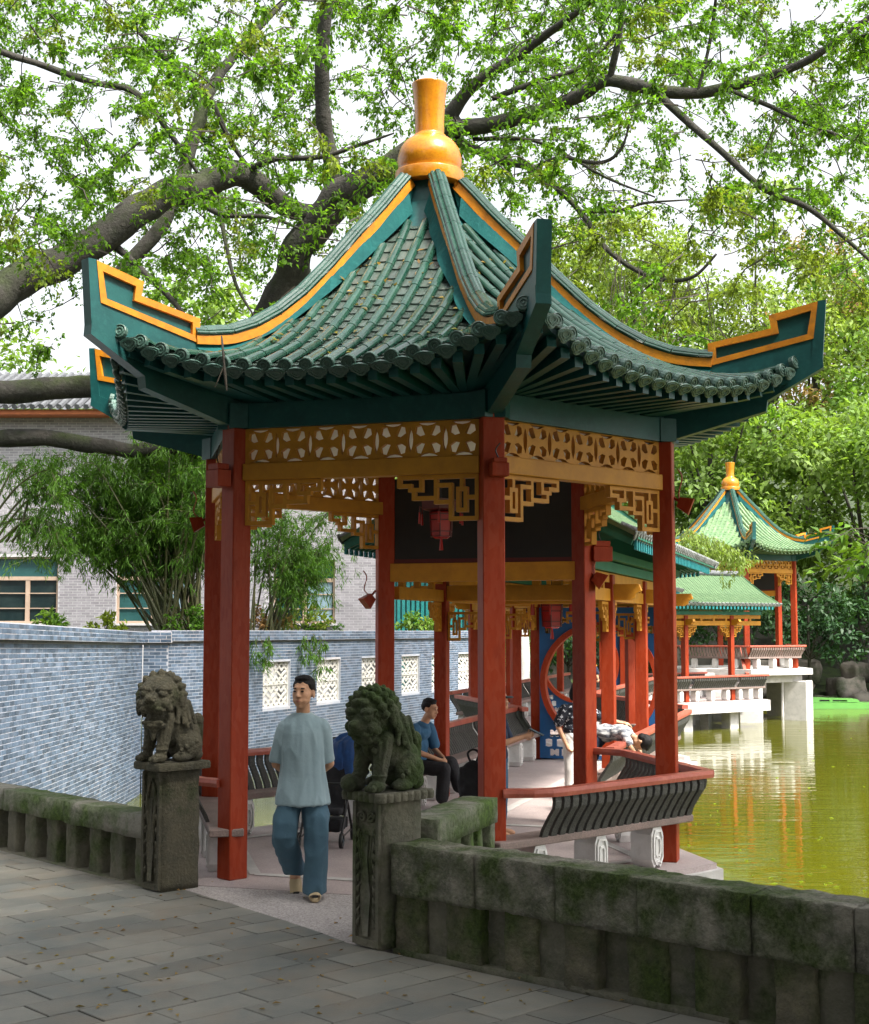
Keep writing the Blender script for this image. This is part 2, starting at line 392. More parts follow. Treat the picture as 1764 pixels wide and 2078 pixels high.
mat('culm', (.045, .055, .012), (.08, .075, .025), 3, .5)
# ------------------------------------------------------------------ the setting: water, ground, banks
WZ = -1.25
def struct(name, mb, m, smooth=False): return tag(mb.build(name, MATS[m], None, smooth), kind='structure')
struct('pond_bed', MB().add([(-300, -60, -2.4), (300, -60, -2.4), (300, 420, -2.4), (-300, 420, -2.4)], [(0, 1, 2, 3)]), 'mud')
struct('water', MB().add([(-60, -30, WZ), (90, -30, WZ), (90, 90, WZ), (-60, 90, WZ)], [(0, 1, 2, 3)]), 'water')
def fix_water():
    nt = MATS['water'].node_tree; N, L = nt.nodes, nt.links; b = N['Principled BSDF']
    b.inputs['IOR'].default_value = 1.33; b.inputs['Specular IOR Level'].default_value = .62; b.inputs['Roughness'].default_value = .02
    g = N.new('ShaderNodeNewGeometry'); h = None
    for sc, k, w in (((.8, 3.4, 1), 1.0, .55), ((.35, 1.1, 1), 1.0, 1.0), ((2.5, 9, 1), 1.0, .12)):
        mp = N.new('ShaderNodeMapping'); mp.inputs['Scale'].default_value = sc; mp.inputs['Rotation'].default_value = (0, 0, .12)
        n = N.new('ShaderNodeTexNoise'); n.inputs['Scale'].default_value = k; n.inputs['Detail'].default_value = 3; n.inputs['Roughness'].default_value = .45; n.inputs['Distortion'].default_value = .4
        L.new(g.outputs['Position'], mp.inputs[0]); L.new(mp.outputs[0], n.inputs['Vector'])
        m = N.new('ShaderNodeMath'); m.operation = 'MULTIPLY'; m.inputs[1].default_value = w; L.new(n.outputs['Fac'], m.inputs[0])
        if h is None: h = m.outputs[0]
        else:
            a = N.new('ShaderNodeMath'); a.operation = 'ADD'; L.new(h, a.inputs[0]); L.new(m.outputs[0], a.inputs[1]); h = a.outputs[0]
    bn = N.new('ShaderNodeBump'); bn.inputs['Strength'].default_value = .34; bn.inputs['Distance'].default_value = .035
    L.new(h, bn.inputs['Height']); L.new(bn.outputs[0], b.inputs['Normal'])
fix_water()
G = Vector((-.685, .728, 0)).normalized()      # line of the lion gate and both stone balustrades
GN = Vector((-.728, -.685, 0)).normalized()    # towards the square in front of it
LP0 = V(-2.227, 11.973, 0); RP0 = V(-.325, 9.907, 0)  # centres of the two lion pedestals
def prism(name, pts, z0, z1, m):
    n = len(pts); mb = MB()
    mb.add([(p[0], p[1], z0) for p in pts] + [(p[0], p[1], z1) for p in pts],
           [tuple(range(n, 2 * n)), tuple(reversed(range(n)))] + [(i, (i + 1) % n, n + (i + 1) % n, n + i) for i in range(n)])
    return struct(name, mb, m)
q1 = RP0 - G * 7.5 - GN * .32; q2 = LP0 + G * 9 - GN * .32
prism('square_ground', [(q1.x, q1.y), (q2.x, q2.y), (-30, 22), (-30, -25), (8, -25), (8, 2)][::1], -2.3, -.055, 'paving_bed')
# approach slab between the square and the pavilion, washed stone
ap = [(-2.20, 12.02), (-1.72, 11.42), (-1.2, 10.76), (-.80, 10.22), (-.56, 9.86), (-.25, 9.80), (.20, 10.7), (.60, 11.4), (.55, 12.6), (-1.4, 13.4), (-2.45, 12.9)]
prism('approach_slab', ap, -.6, -.004, 'washed')
# left garden behind the brick wall, and the far bank with its hill
prism('garden_ground', [(-6.9, 5), (-6.9, 29.6), (-6.0, 29.6), (1.45, 48.7), (1.45, 140), (-200, 140), (-200, 5)], -2.3, -.45, 'soil')
def hill():
    nx, ny = 60, 40; xs = np.linspace(-60, 130, nx); ys = np.linspace(56, 200, ny); vs = []; 
    for y in ys:
        for x in xs:
            edge = 62 - max(0, (x - 14)) * .30 + 1.5 * noise.noise((x * .15, y * .15, 0)) + max(0, 6 - x) * .6
            z = -1.6 + min(1, max(0, (y - edge) / 2.0)) * 1.3 + max(0, y - edge - 2) * .30 * (1 - .3 * min(1, max(0, (y - edge) / 60)))
            z += .6 * noise.noise((x * .1, y * .1, 3)) * min(1, max(0, (y - edge) / 6))
            vs.append((x, y, z))
    fs = [(j * nx + i, j * nx + i + 1, (j + 1) * nx + i + 1, (j + 1) * nx + i) for j in range(ny - 1) for i in range(nx - 1)]
    return struct('hill', MB().add(vs, fs), 'soil', True)
hill()

# ------------------------------------------------------------------ hexagonal pavilion
XC, YC, RC, PH = -.051, 14.01, 2.351, R(-77.03)
T30 = math.tan(math.pi / 6); PE = 3.16
H0P = [.12, .4, .8, 1.2, 1.6, 2.0, 2.4, 3.05, 3.4]; H0Z = [6.52, 6.20, 5.78, 5.41, 5.08, 4.80, 4.57, 4.285, 4.13]
HPR = [.14, .5, 1.03, 1.386, 1.58, 1.85, 2.0, 2.31, 2.6, 2.8, 3.0, 3.3, 3.65, 4.0]; HPZ = [6.52, 6.14, 5.63, 5.30, 5.14, 4.93, 4.83, 4.66, 4.54, 4.49, 4.485, 4.54, 4.69, 4.90]
PM, QE = 3.05, PE * T30           # eave at the middle of a side; half length of the eave line
def eave_p(q): return PM + (PE - PM) * min(1.05, abs(q) / QE) ** 2.2
def eave_pf(f):
    """apothem of the eave along the fan line q = f * p * tan 30"""
    p = PE
    for _ in range(12): p = eave_p(f * p * T30)
    return p
def roof_z(p, q):
    u = min(1.12, abs(q) / (p * T30)) if p > .01 else 0
    h = table(p, H0P, H0Z); return h + (table(p / .8660254, HPR, HPZ) - h) * u ** 2.4
RT_R = [.30, .47, .75, 1.03, 1.58, 2.05, 2.47, 2.85, 3.2]; RT_Z = [6.84, 6.66, 6.34, 6.05, 5.46, 5.08, 4.88, 4.82, 4.85]
def ridge_top(r): return table(r, RT_R, RT_Z)
RT_S = [Vector((r, 0, ridge_top(r))) for r in RT_R[:-1]]
RIDGE = [p for p in catmull(RT_S, 5)]          # smooth ridge line in (r, z)
def arc(cx, cz, r, a0, a1, n, rz=None): return [(cx + r * math.cos(R(lerp(a0, a1, i / n))), cz + (rz or r) * math.sin(R(lerp(a0, a1, i / n)))) for i in range(n + 1)]
def ellipse(cx, cz, a, b, n=14): return [(cx + a * math.cos(2 * math.pi * i / n), cz + b * math.sin(2 * math.pi * i / n)) for i in range(n)]

SH = {}   # shared meshes
def half_tube(r0, r1, n=6, collar=.0022):
    vs, fs = [], []
    rows = [(0, r0 + collar), (.07, r0 + collar), (.07, r0), (1.0, r1)]
    for y, r in rows:
        for k in range(n + 1):
            g = math.pi * k / n; vs.append((r * math.cos(g), y, r * math.sin(g)))
    for i in range(len(rows) - 1):
        for k in range(n): fs.append((i * (n + 1) + k, i * (n + 1) + k + 1, (i + 1) * (n + 1) + k + 1, (i + 1) * (n + 1) + k))
    fs.append(tuple(range(n + 1))[::-1]); return MB().add(vs, [tuple(reversed(f)) for f in fs])
SH['cover'] = half_tube(.047, .045, 8).mesh('cover_tile', MATS['glaze'], False)
def pan():
    vs = []; n = 4
    for y, z in ((0, .016), (1, .0)):
        for k in range(n + 1):
            x = -.075 + .15 * k / n; vs.append((x, y, z + .012 * (x / .075) ** 2))
    for y, z in ((0, .002), (1, -.012)):
        for k in range(n + 1):
            x = -.075 + .15 * k / n; vs.append((x, y, z + .012 * (x / .075) ** 2))
    fs = [(k, k + 1, 6 + k, 5 + k) for k in range(n)] + [(10 + k, 11 + k, 1 + k, k) for k in range(n)]
    return MB().add(vs, fs)
SH['pan'] = pan().mesh('pan_tile', MATS['glaze_pan'])
SH['disc'] = MB().lathe([(.062, -.03), (.062, .012), (.056, .016), (.052, .008), (.040, .008), (.036, .016), (.028, .016), (.024, .008), (.012, .008), (.008, .014), (.001, .015)], 14).mesh('eave_disc', MATS['disc'])
lob = [(-.085, .0), (-.082, -.035), (-.062, -.055), (-.045, -.062), (-.03, -.082), (0, -.092), (.03, -.082), (.045, -.062), (.062, -.055), (.082, -.035), (.085, 0), (.05, .02), (0, .028), (-.05, .02)]
dm = MB().ext([lob], .02)
for s_ in (.78, .5):
    a = [(x * s_, z * s_ - .008) for x, z in lob]; b = [(x * (s_ - .12), z * (s_ - .12) - .008) for x, z in lob]
    dm.ext([a, b], .008, Matrix.Translation((0, -.0125, 0)))
SH['drip'] = dm.mesh('drip_tile', MATS['disc'])
SH['rafter'] = MB().box((0, .5, 0), (.078, 1, .085)).mesh('rafter', MATS['teal'])
def roll():
    mb = MB()
    for (x, z, r) in ((0, -.022, .040), (-.058, -.040, .030), (.058, -.040, .030), (-.088, -.068, .022), (.088, -.068, .022)):
        x *= .86; z *= .92; r *= .86
        mb.tube([(x, 0, z), (x, .05, z)], [r + .0022, r + .0022], 8); mb.tube([(x, .05, z), (x, 1, z)], [r, r * .98], 8)
    mb.box((0, .5, -.062), (.13, 1, .045)); return mb
SH['roll'] = roll().mesh('ridge_tile', MATS['glaze'], False)
FRET = ["######################", "#...#......#...#.....#", "#...#..#####...#..####", "#..###.#...#...####...", "#..#.#.#...#.....#....", "####.#.#...#######....",
        "#..#.#.#####..........", "#..#.#.#..............", "#..###.#..............", "#......#..............", "########.............."]
def fret_mesh(cw, ch, t, m, name='fret_bracket'):
    me = MB().bitmap(FRET, cw, ch, t).mesh(name, MATS[m]); return me
SH['fret'] = fret_mesh(.033, .036, .06, 'yellow')
def frieze_loops(L, H, n):
    loops = [[(-L/2, 0), (L/2, 0), (L/2, H), (-L/2, H)]]; w = L / n
    for i in range(n):
        c = -L/2 + (i + .5) * w; m = H / 2
        tri = [(.024, .030), (.072, .018), (.122, .050), (.112, .104), (.062, .116)]
        kx, kz = w / .30, H / .31
        for sx in (-1, 1):
            for sz in (-1, 1):
                l = [(c + sx * x * kx * .92, m + sz * (z * kz * 1.0 + .008)) for x, z in tri]; loops.append(l)
        top = [(c - .088 * kx, H - .008), (c - .045 * kx, H - .030), (c, H - .038), (c + .045 * kx, H - .030), (c + .088 * kx, H - .008)]
        loops.append(top); loops.append([(x, H - z) for x, z in top])
        if i: loops.append([(c - w/2, m - .112), (c - w/2 + .021, m - .05), (c - w/2 + .026, m), (c - w/2 + .021, m + .05), (c - w/2, m + .112), (c - w/2 - .021, m + .05), (c - w/2 - .026, m), (c - w/2 - .021, m - .05)])
    return loops
SIDE = RC - .17
SH['frieze'] = MB().ext(frieze_loops(SIDE, .31, 7), .055).mesh('frieze_panel', MATS['yellow'])
fin_out = [(2.80, 4.665), (2.80, 4.885), (3.39, 4.995), (3.37, 5.12), (3.82, 5.225), (3.775, 4.875)]
fin_in = [(2.875, 4.735), (2.875, 4.842), (3.46, 4.945), (3.445, 5.068), (3.76, 5.142), (3.72, 4.918)]
SH['fin_frame'] = MB().ext([fin_out, fin_in], .13).mesh('fin_border', MATS['yellow_edge'])
SH['fin_panel'] = MB().ext([[(x, z) for x, z in fin_in]], .06).mesh('fin_panel', MATS['teal'])
SH['fin_base'] = MB().ext([[(2.78, 4.40), (2.78, 4.664), (3.775, 4.872), (3.80, 4.60), (3.45, 4.52)]], .105).mesh('fin_base', MATS['teal'])
SH['fin_end'] = MB().ext([[(3.74, 4.55), (3.80, 5.215), (3.823, 5.232), (3.895, 5.235), (3.85, 4.62)]], .118).mesh('fin_end', MATS['teal'])
SH['hip_beam'] = MB().ext([[(2.28, 3.97), (2.5, 3.985), (3.33, 4.21), (3.345, 4.31), (3.86, 4.60), (3.85, 4.74), (3.40, 4.56), (2.6, 4.42), (2.28, 4.44)]], .125).mesh('hip_beam', MATS['teal'])
SH['column'] = MB().bevbox((0, 0, 2.03), (.192, .192, 4.06), .008).mesh('column', MATS['red'])

def make_pavilion(name, label, loc, near, rz=0):
    root = thing(name, label, 'pavilion', loc, rz)
    n_cov = n_pan = 0; rest = MB(); rest_pan = MB()
    ang = [PH + k * math.pi / 3 for k in range(6)]            # B, C, F, E, D, A
    rd = [V(math.cos(a), math.sin(a), 0) for a in ang]
    NT = 20; sp = 2 * PE * T30 / NT
    deck = MB()
    for k in range(6):
        am = ang[k] + math.pi / 6; m = V(math.cos(am), math.sin(am), 0); t = V(-math.sin(am), math.cos(am), 0); up = V(0, 0, 1)
        pt = lambda p, q, dz=0: m * p + t * q + up * (roof_z(p, q) + dz)
        vis = near and k in (0, 5)
        # deck top and soffit
        NU, NS = 16, 10; edge = []
        for dz, flip in ((-.012, False), (-.075, True)):
            g = []
            for a in range(NS + 1):
                for i in range(NU + 1):
                    f = 2 * i / NU - 1; pe = eave_pf(f) - .04; p = lerp(.12, pe, a / NS); P_ = pt(p, f * p * T30, dz)
                    if flip and p > 1.9: P_.z = min(P_.z, lerp(4.27, roof_z(pe, f * pe * T30) - .075, (p - 1.9) / (pe - 1.9)))
                    elif flip: P_.z = min(P_.z, max(4.27, P_.z - .05)) if p < 1.5 else 4.27
                    g.append(P_)
                    if a == NS: edge.append(P_)
            fs = [(a * (NU+1) + i, a * (NU+1) + i + 1, (a+1) * (NU+1) + i + 1, (a+1) * (NU+1) + i) for a in range(NS) for i in range(NU)]
            deck.add(g, [tuple(reversed(f)) for f in fs] if not flip else fs)
        n_ = NU + 1; deck.add(edge, [(i, n_ + i, n_ + i + 1, i + 1) for i in range(NU)])
        # tile courses
        for j in range(NT + 1):
            # pan column centred on the gap j
            for kind in ('cover', 'pan'):
                if kind == 'cover' and j == NT: continue
                q = (j + .5 - NT / 2) * sp if kind == 'cover' else (j - NT / 2) * sp
                ptop = max(abs(q) / T30 + (.10 if kind == 'cover' else .02), .42)
                step = .34 if kind == 'cover' else .135
                p = eave_p(q)
                while p - ptop > step * .35:
                    p2 = max(p - step, ptop); a = pt(p, q, .030 if kind == 'cover' else .0); b = pt(p2, q, .030 if kind == 'cover' else .0)
                    d = b - a; Ln = d.length; d.normalize(); x = t - d * t.dot(d); x.normalize(); nrm = x.cross(d)
                    M = frame(a, x, d, nrm, 1, Ln * (1.0 if kind == 'cover' else 1.12), 1)
                    if vis and kind == 'cover' and n_cov < 300: inst('cover_tile', SH['cover'], root, M); n_cov += 1
                    elif vis and kind == 'pan' and n_pan < 300 and abs(q) < 1.35 and p < 2.9 and p > .55: inst('pan_tile', SH['pan'], root, M); n_pan += 1
                    else:
                        (rest if kind == 'cover' else rest_pan).add(*((HT if kind == 'cover' else PT) if near else (HTL if kind == 'cover' else PT)), M)
                    p = p2
        # eave discs and drip tiles
        for j in range(NT + 1):
            for kind in (('disc', 'drip') if j < NT else ('drip',)):
                q = (j + .5 - NT / 2) * sp if kind == 'disc' else (j - NT / 2) * sp
                if kind == 'drip' and j in (0, NT): continue
                a = pt(eave_p(q) + .02, q, .012); b = pt(eave_p(q) - .25, q, .012)
                d = (a - b).normalized(); x = t - d * t.dot(d); x.normalize(); nrm = x.cross(-d)
                if kind == 'disc': M = frame(a + nrm * .008 + d * (-.01), x, nrm, d)
                else: M = frame(a - nrm * .028 + d * .0 - up * .004, x, -(d * .93 - nrm * .36).normalized(), (nrm * .93 + d * .36).normalized())
                if near and k in (0, 1, 4, 5): inst('eave_' + kind if kind == 'disc' else 'drip_tile', SH[kind], root, M)
                else: rest.add(*(DISC if kind == 'disc' else DRIP), M)
        # rafters
        for j in range(NT):
            q = (j + .5 - NT / 2) * sp * .985; qf = q if abs(q) < .85 else math.copysign(.85 + (abs(q) - .85) * .22, q)
            pe = eave_p(q) - .07; tip = m * pe + t * q + up * (roof_z(pe, q) - .122); foot = m * 1.98 + t * qf + up * 4.215
            d = tip - foot; Ln = d.length; d.normalize(); x = d.cross(up).normalized(); u = x.cross(d)
            M = frame(foot, x, d, u, 1, Ln, 1)
            if near: inst('rafter', SH['rafter'], root, M)
            else: rest_pan.add(*RAF, M)
    DB = deck.build('roof', MATS['teal_dark'], root)
    o = rest.build('roof_tiles', MATS['glaze' if near else 'corridor_glaze'], root); tag(o, kind='stuff')
    if rest_pan.v: tag(rest_pan.build('pan_tiles', MATS['glaze_pan' if near else 'corridor_glaze'], root), kind='stuff')
    # ridges
    for k in range(6):
        Mr = Matrix.Rotation(ang[k], 4, 'Z')
        L_ = [p for p in RIDGE if p.x > .36]
        fw = [Mr @ p for p in L_]
        dn = lambda p, d: p
        # normals of the ridge line
        low_b, top_b = [], []
        for i, p in enumerate(L_):
            tt = (L_[min(i+1, len(L_)-1)] - L_[max(i-1, 0)]).normalized(); nn = V(-tt.z, 0, tt.x)
            top_b.append(p - nn * .082); low_b.append(p - nn * .165)
        def strip(up_, lo_, w):   # four-sided strip between two lines
            mb = MB(); n = len(up_); side = V(0, w / 2, 0)
            for a, b in zip(up_, lo_): mb.v += [tuple(Mr @ (a + side)), tuple(Mr @ (a - side)), tuple(Mr @ (b - side)), tuple(Mr @ (b + side))]
            for i in range(n - 1):
                for c in range(4): mb.f.append((i*4 + c, i*4 + (c+1) % 4, i*4 + 4 + (c+1) % 4, i*4 + 4 + c))
            mb.f += [(3, 2, 1, 0), tuple((n-1)*4 + c for c in range(4))]; return mb
        strip(top_b, low_b, .155).build('ridge_band', MATS['yellow_edge'], root)
        bot = [V(p.x, 0, min(b.z - .03, roof_z(p.x * math.cos(math.pi/6), p.x * .5) - .06)) for p, b in zip(L_, low_b)]
        strip(low_b, bot, .115).build('ridge_panel', MATS['teal_plaster'], root)
        # plaster flashing where the tiles meet the ridge
        fl = MB(); fr = []
        for i, p in enumerate(L_):
            hz = roof_z(p.x * .866, p.x * .5)
            wv = .10 + .05 * noise.noise((p.x * 3, k, 0))
            fr.append([Mr @ V(p.x - .03, s * .05, hz + .24 if False else low_b[i].z - .02) for s in (1,)] + [Mr @ V(p.x - .03, .05 + wv, roof_z(max(.1, p.x * .866), p.x * .5 - wv) + .055)] + [Mr @ V(p.x - .03, -.05 - wv, roof_z(max(.1, p.x * .866), p.x * .5 - wv) + .055)] + [Mr @ V(p.x - .03, -.05, low_b[i].z - .02)])
        for r_ in fr: fl.v += [tuple(p) for p in r_]
        for i in range(len(fr) - 1):
            fl.f += [(i*4, i*4+4, i*4+5, i*4+1), (i*4+2, i*4+6, i*4+7, i*4+3)]
        fl.build('ridge_flashing', MATS['teal_plaster'], root)
        # cap tiles
        i = 0; cnt = len(L_); stp = 3
        while i < cnt - 1:
            a, b = fw[i], fw[min(i + stp, cnt - 1)]; d = b - a; Ln = d.length; d.normalize(); x = d.cross(V(0, 0, 1)).normalized(); u = x.cross(d)
            inst('ridge_tile', SH['roll'], root, frame(a, x, d, u, 1, Ln, 1)); i += stp
        for nm in ('fin_frame', 'fin_panel', 'fin_base', 'fin_end', 'hip_beam'):
            inst({'fin_frame': 'fin_border'}.get(nm, nm), SH[nm], root, Mr)
    # finial
    fin = MB().lathe([(.05, 6.70), (.345, 6.70), (.353, 6.702), (.355, 6.71), (.355, 6.83), (.352, 6.838), (.345, 6.84), (.312, 6.842), (.310, 6.85), (.320, 6.885), (.332, 6.945), (.330, 7.00), (.308, 7.08), (.262, 7.15), (.200, 7.20), (.178, 7.208), (.174, 7.213), (.172, 7.225), (.160, 7.228), (.153, 7.233), (.151, 7.25), (.151, 7.40), (.160, 7.58), (.180, 7.75), (.184, 7.768), (.183, 7.778), (.178, 7.78), (.165, 7.775), (.14, 7.72), (.01, 7.70)], 28).build('finial', MATS['finial'], root, True)
    m = fin.data; m.polygons.foreach_set('use_smooth', [True] * len(m.polygons))
    MB().lathe([(.62, 6.02), (.46, 6.24), (.30, 6.48), (.26, 6.72)], 6, Matrix.Rotation(PH, 4, 'Z')).build('apex_collar', MATS['teal'], root)
    # columns, beams, friezes, brackets
    for k in range(6):
        inst('column', SH['column'], root, Matrix.Translation(rd[k] * RC) @ Matrix.Rotation(ang[k], 4, 'Z'))
        a, b = rd[k] * RC, rd[(k + 1) % 6] * RC; e = (b - a).normalized(); nrm = V(e.y, -e.x, 0); mid = (a + b) / 2; L = (b - a).length
        Mz = lambda z, o=0: frame(mid + V(0, 0, z) + nrm * o, e, -nrm, V(0, 0, 1))
        MB().box((0, 0, 0), (L + .30, .16, .22)).build('eave_beam', MATS['teal'], root).matrix_local = Mz(4.06)
        MB().box((0, 0, 0), (L, .10, .11)).build('eave_plate', MATS['teal_dark'], root).matrix_local = Mz(4.226, .0)
        back = k == 2
        if not back:
            bm_ = MB().bevbox((0, 0, 0), (L - .17, .13, .150), .006).build('beam', MATS['yellow'], root); bm_.matrix_local = Mz(3.562)
            inst('frieze_panel', SH['frieze'], root, Mz(3.640))
            for s in (-1, 1):
                inst('fret_bracket', SH['fret'], root, frame(mid + e * s * (L / 2 - .10) + V(0, 0, 3.485), e * -s, nrm * -s, V(0, 0, 1)))
        else:
            MB().bevbox((0, 0, 0), (L - .17, .14, .21), .006).build('beam', MATS['yellow'], root).matrix_local = Mz(2.815)
            o = MB().box((0, 0, 0), (L - .2, .05, .98)).build('name_board', MATS['black_board'], root); o.matrix_local = Mz(3.42); o['label'] = 'black lacquered board'
            MB().box((0, 0, 0), (L - .17, .07, .05)).build('board_trim', MATS['lantern_dark'], root).matrix_local = Mz(2.945)
    for ch in list(root.children):      # everything on the roof belongs to the roof
        if ch.name.split('.')[0] in ('cover_tile', 'pan_tile', 'eave_disc', 'drip_tile', 'rafter', 'roof_tiles', 'pan_tiles', 'ridge_band', 'ridge_panel', 'ridge_flashing', 'ridge_tile', 'fin_border', 'fin_panel', 'fin_base', 'fin_end', 'hip_beam', 'finial', 'apex_collar'): ch.parent = DB
    mb = MB(); c = [r * 2.33 + V(0, 0, 3.968) for r in rd]; mb.add(c + [p + V(0, 0, .02) for p in c], [tuple(reversed(range(6))), tuple(range(6, 12))]); mb.build('ceiling', MATS['ceiling'], root)
    return root
def grab(me): return [v.co[:] for v in me.vertices], [tuple(p.vertices) for p in me.polygons]
HT, PT, RAF = grab(SH['cover']), grab(SH['pan']), grab(SH['rafter'])
HTL = MB().add([(-.05, 0, 0), (-.03, 0, .045), (.03, 0, .045), (.05, 0, 0), (-.05, 1, 0), (-.03, 1, .045), (.03, 1, .045), (.05, 1, 0)], [(0, 4, 5, 1), (1, 5, 6, 2), (2, 6, 7, 3)]); HTL = (HTL.v, HTL.f)
DISC, DRIP = grab(SH['disc']), grab(SH['drip'])
pav = make_pavilion('garden_pavilion', 'large hexagonal pavilion with green tiled roof and red columns in the foreground', (XC, YC, 0), True)
# floor of the pavilion
def hexpts(r, cx, cy): return [(cx + r * math.cos(PH + k * math.pi / 3), cy + r * math.sin(PH + k * math.pi / 3)) for k in range(6)]
o = prism('pavilion_floor', hexpts(2.80, XC, YC), -.30, .0, 'granite')
o = prism('pavilion_kerb', hexpts(2.86, XC, YC), -.42, -.05, 'concrete')
# pale inlay strips in the floor between the column feet
for k in (0, 1, 2, 3, 4, 5):
    a = PH + k * math.pi / 3; b = a + math.pi / 3
    p0 = V(XC + 2.1 * math.cos(a), YC + 2.1 * math.sin(a), .006); p1 = V(XC + 2.1 * math.cos(b), YC + 2.1 * math.sin(b), .006)
    struct('floor_inlay', MB().beam(p0, p1, .10, .004), 'concrete')
def pier(x, y, s, z1, parent=None, m='concrete'):
    return MB().bevbox((x, y, (z1 - 2.35) / 2), (s, s, z1 + 2.35), .02).build('pier', MATS[m], parent)
fnd = thing('pavilion_foundation', 'pale concrete piers under the floor of the large pavilion', 'foundation', (XC, YC, -.42))
for k in (0, 1, 2, 5):
    a = PH + k * math.pi / 3
    MB().bevbox((2.35 * math.cos(a), 2.35 * math.sin(a), -.97), (.5, .5, 1.93), .02).build('pier', MATS['concrete'], fnd)
MB().bevbox((0, 0, -.97), (3.2, 3.2, 1.93), .02).build('core_pier', MATS['concrete'], fnd)
# ------------------------------------------------------------------ benches with leaning backs
RAIL_SEC = [(-.05, -.034), (.05, -.034), (.056, .0), (.05, .034), (-.05, .034), (-.056, .0)]
def slat_mesh(lean=.16, z0=.44, z1=.80, w=.072, t=.036):
    prof = [(0, z0 - .02), (.03, z0 + .06), (.10, z0 + .17), (.155, z0 + .245), (.165, z0 + .30), (.155, z1)]
    mb = MB(); n = len(prof)
    for y, z in prof: mb.v += [(-w/2, y - t/2, z), (w/2, y - t/2, z), (w/2, y + t/2, z), (-w/2, y + t/2, z)]
    for i in range(n - 1):
        for c in range(4): mb.f.append((i*4 + c, i*4 + (c+1) % 4, i*4 + 4 + (c+1) % 4, i*4 + 4 + c))
    mb.f += [(3, 2, 1, 0), tuple((n-1)*4 + c for c in range(4))]
    return mb.mesh('back_slat', MATS['slat'])
SH['slat'] = slat_mesh(); SH['slat_light'] = slat_mesh(w=.04); SH['slat_light'].materials.clear(); SH['slat_light'].materials.append(MATS['seat'])
def leg_mesh(m='white'):
    W, H = .085, .37
    o = [(-.045, .0), (-.02, .03), (0, .018), (.02, .03), (.045, 0), (W, .07), (W, H - .07), (.055, H), (-.055, H), (-W, H - .07), (-W, .07)]
    mb = MB().ext([o], .24)
    for s in (.80, .46):
        a = [(x * s, H/2 + (z - H/2) * (s + .04)) for x, z in o]; b = [(x * (s - .17), H/2 + (z - H/2) * (s - .07)) for x, z in o]
        for sg in (-1, 1): mb.ext([a, b], .022, Matrix.Translation((0, sg * .126, 0)))
    return mb.mesh('seat_support', MATS[m])
SH['leg'] = leg_mesh()
def bench(label, L, loc, rz, ends=('corner', 'column'), group=None, slats=True, sp=.108, legs=3, y0=.338, dark=True, detail=True, skip=None):
    """local x along the bench, +y outward over the water"""
    t = thing('railing_bench', label, 'bench', loc, rz, group)
    path = []
    for sgn, e in ((-1, ends[0]), (1, ends[1])):
        if e == 'corner': seg = [(sgn * (L/2 + y0 * T30), y0, .82), (sgn * (L/2 - .3), y0, .82)]
        elif e == 'column': seg = [(sgn * (L/2 - .02), .10, .82), (sgn * (L/2 - .10), .155, .82), (sgn * (L/2 - .22), .26, .82), (sgn * (L/2 - .36), .325, .82), (sgn * (L/2 - .5), y0, .82)]
        else: seg = [(sgn * L/2, y0, .82), (sgn * (L/2 - .3), y0, .82)]
        path += seg if sgn < 0 else seg[::-1]
    MB().sweep(path, RAIL_SEC).build('handrail', MATS['rail_red'], t)
    ex = [.12 if e == 'corner' else (.12 if e == 'column' else 0) for e in ends]
    x0, x1 = -L/2 - ex[0], L/2 + ex[1]
    MB().bevbox(((x0 + x1) / 2, .06, .405), (x1 - x0, .30, .065), .008).build('seat_board', MATS['seat'], t)
    a = -L/2 - (.05 if ends[0] == 'corner' else -.42 if ends[0] == 'column' else -.12); b = L/2 + (.05 if ends[1] == 'corner' else -.42 if ends[1] == 'column' else -.12)
    n = int((b - a) / sp)
    if detail:
        for i in range(n + 1):
            inst('back_slat', SH['slat'] if dark else SH['slat_light'], t, Matrix.Translation((a + (b - a) * i / n, y0 - .155, 0)))
    else:
        vs, fs = grab(SH['slat']); mb = MB()
        for i in range(n + 1): mb.add(vs, fs, Matrix.Translation((a + (b - a) * i / n, y0 - .155, 0)))
        tag(mb.build('back_slats', MATS['slat'] if dark else MATS['seat'], t), kind='stuff')
    for i in range(legs):
        x = lerp(-L/2, L/2, (i + .5) / legs) if legs > 1 else 0
        inst('seat_support', SH['leg'], t, Matrix.Translation((x, .06, .003)))
    return t
def side(k):   # mid point and rotation of pavilion side k (from corner k to k+1)
    a = V(XC + RC * math.cos(PH + k * math.pi/3), YC + RC * math.sin(PH + k * math.pi/3), 0); b = V(XC + RC * math.cos(PH + (k+1) * math.pi/3), YC + RC * math.sin(PH + (k+1) * math.pi/3), 0)
    e = a - b; return (a + b) / 2, math.atan2(e.y, e.x)
for k, ends, lab in ((0, ('corner', 'column'), 'bench with red handrail and dark slats on the right front of the large pavilion'),
                     (1, ('column', 'corner'), 'bench with red handrail facing the water at the right rear of the large pavilion'),
                     (3, ('corner', 'column'), 'bench with slatted back behind the man in the grey-blue tee'),
                     (4, ('column', 'corner'), 'bench end with red rail beside the left lion statue')):
    mid, rz = side(k); bench(lab, RC, mid, rz, ends, 'leaning benches around the large pavilion')

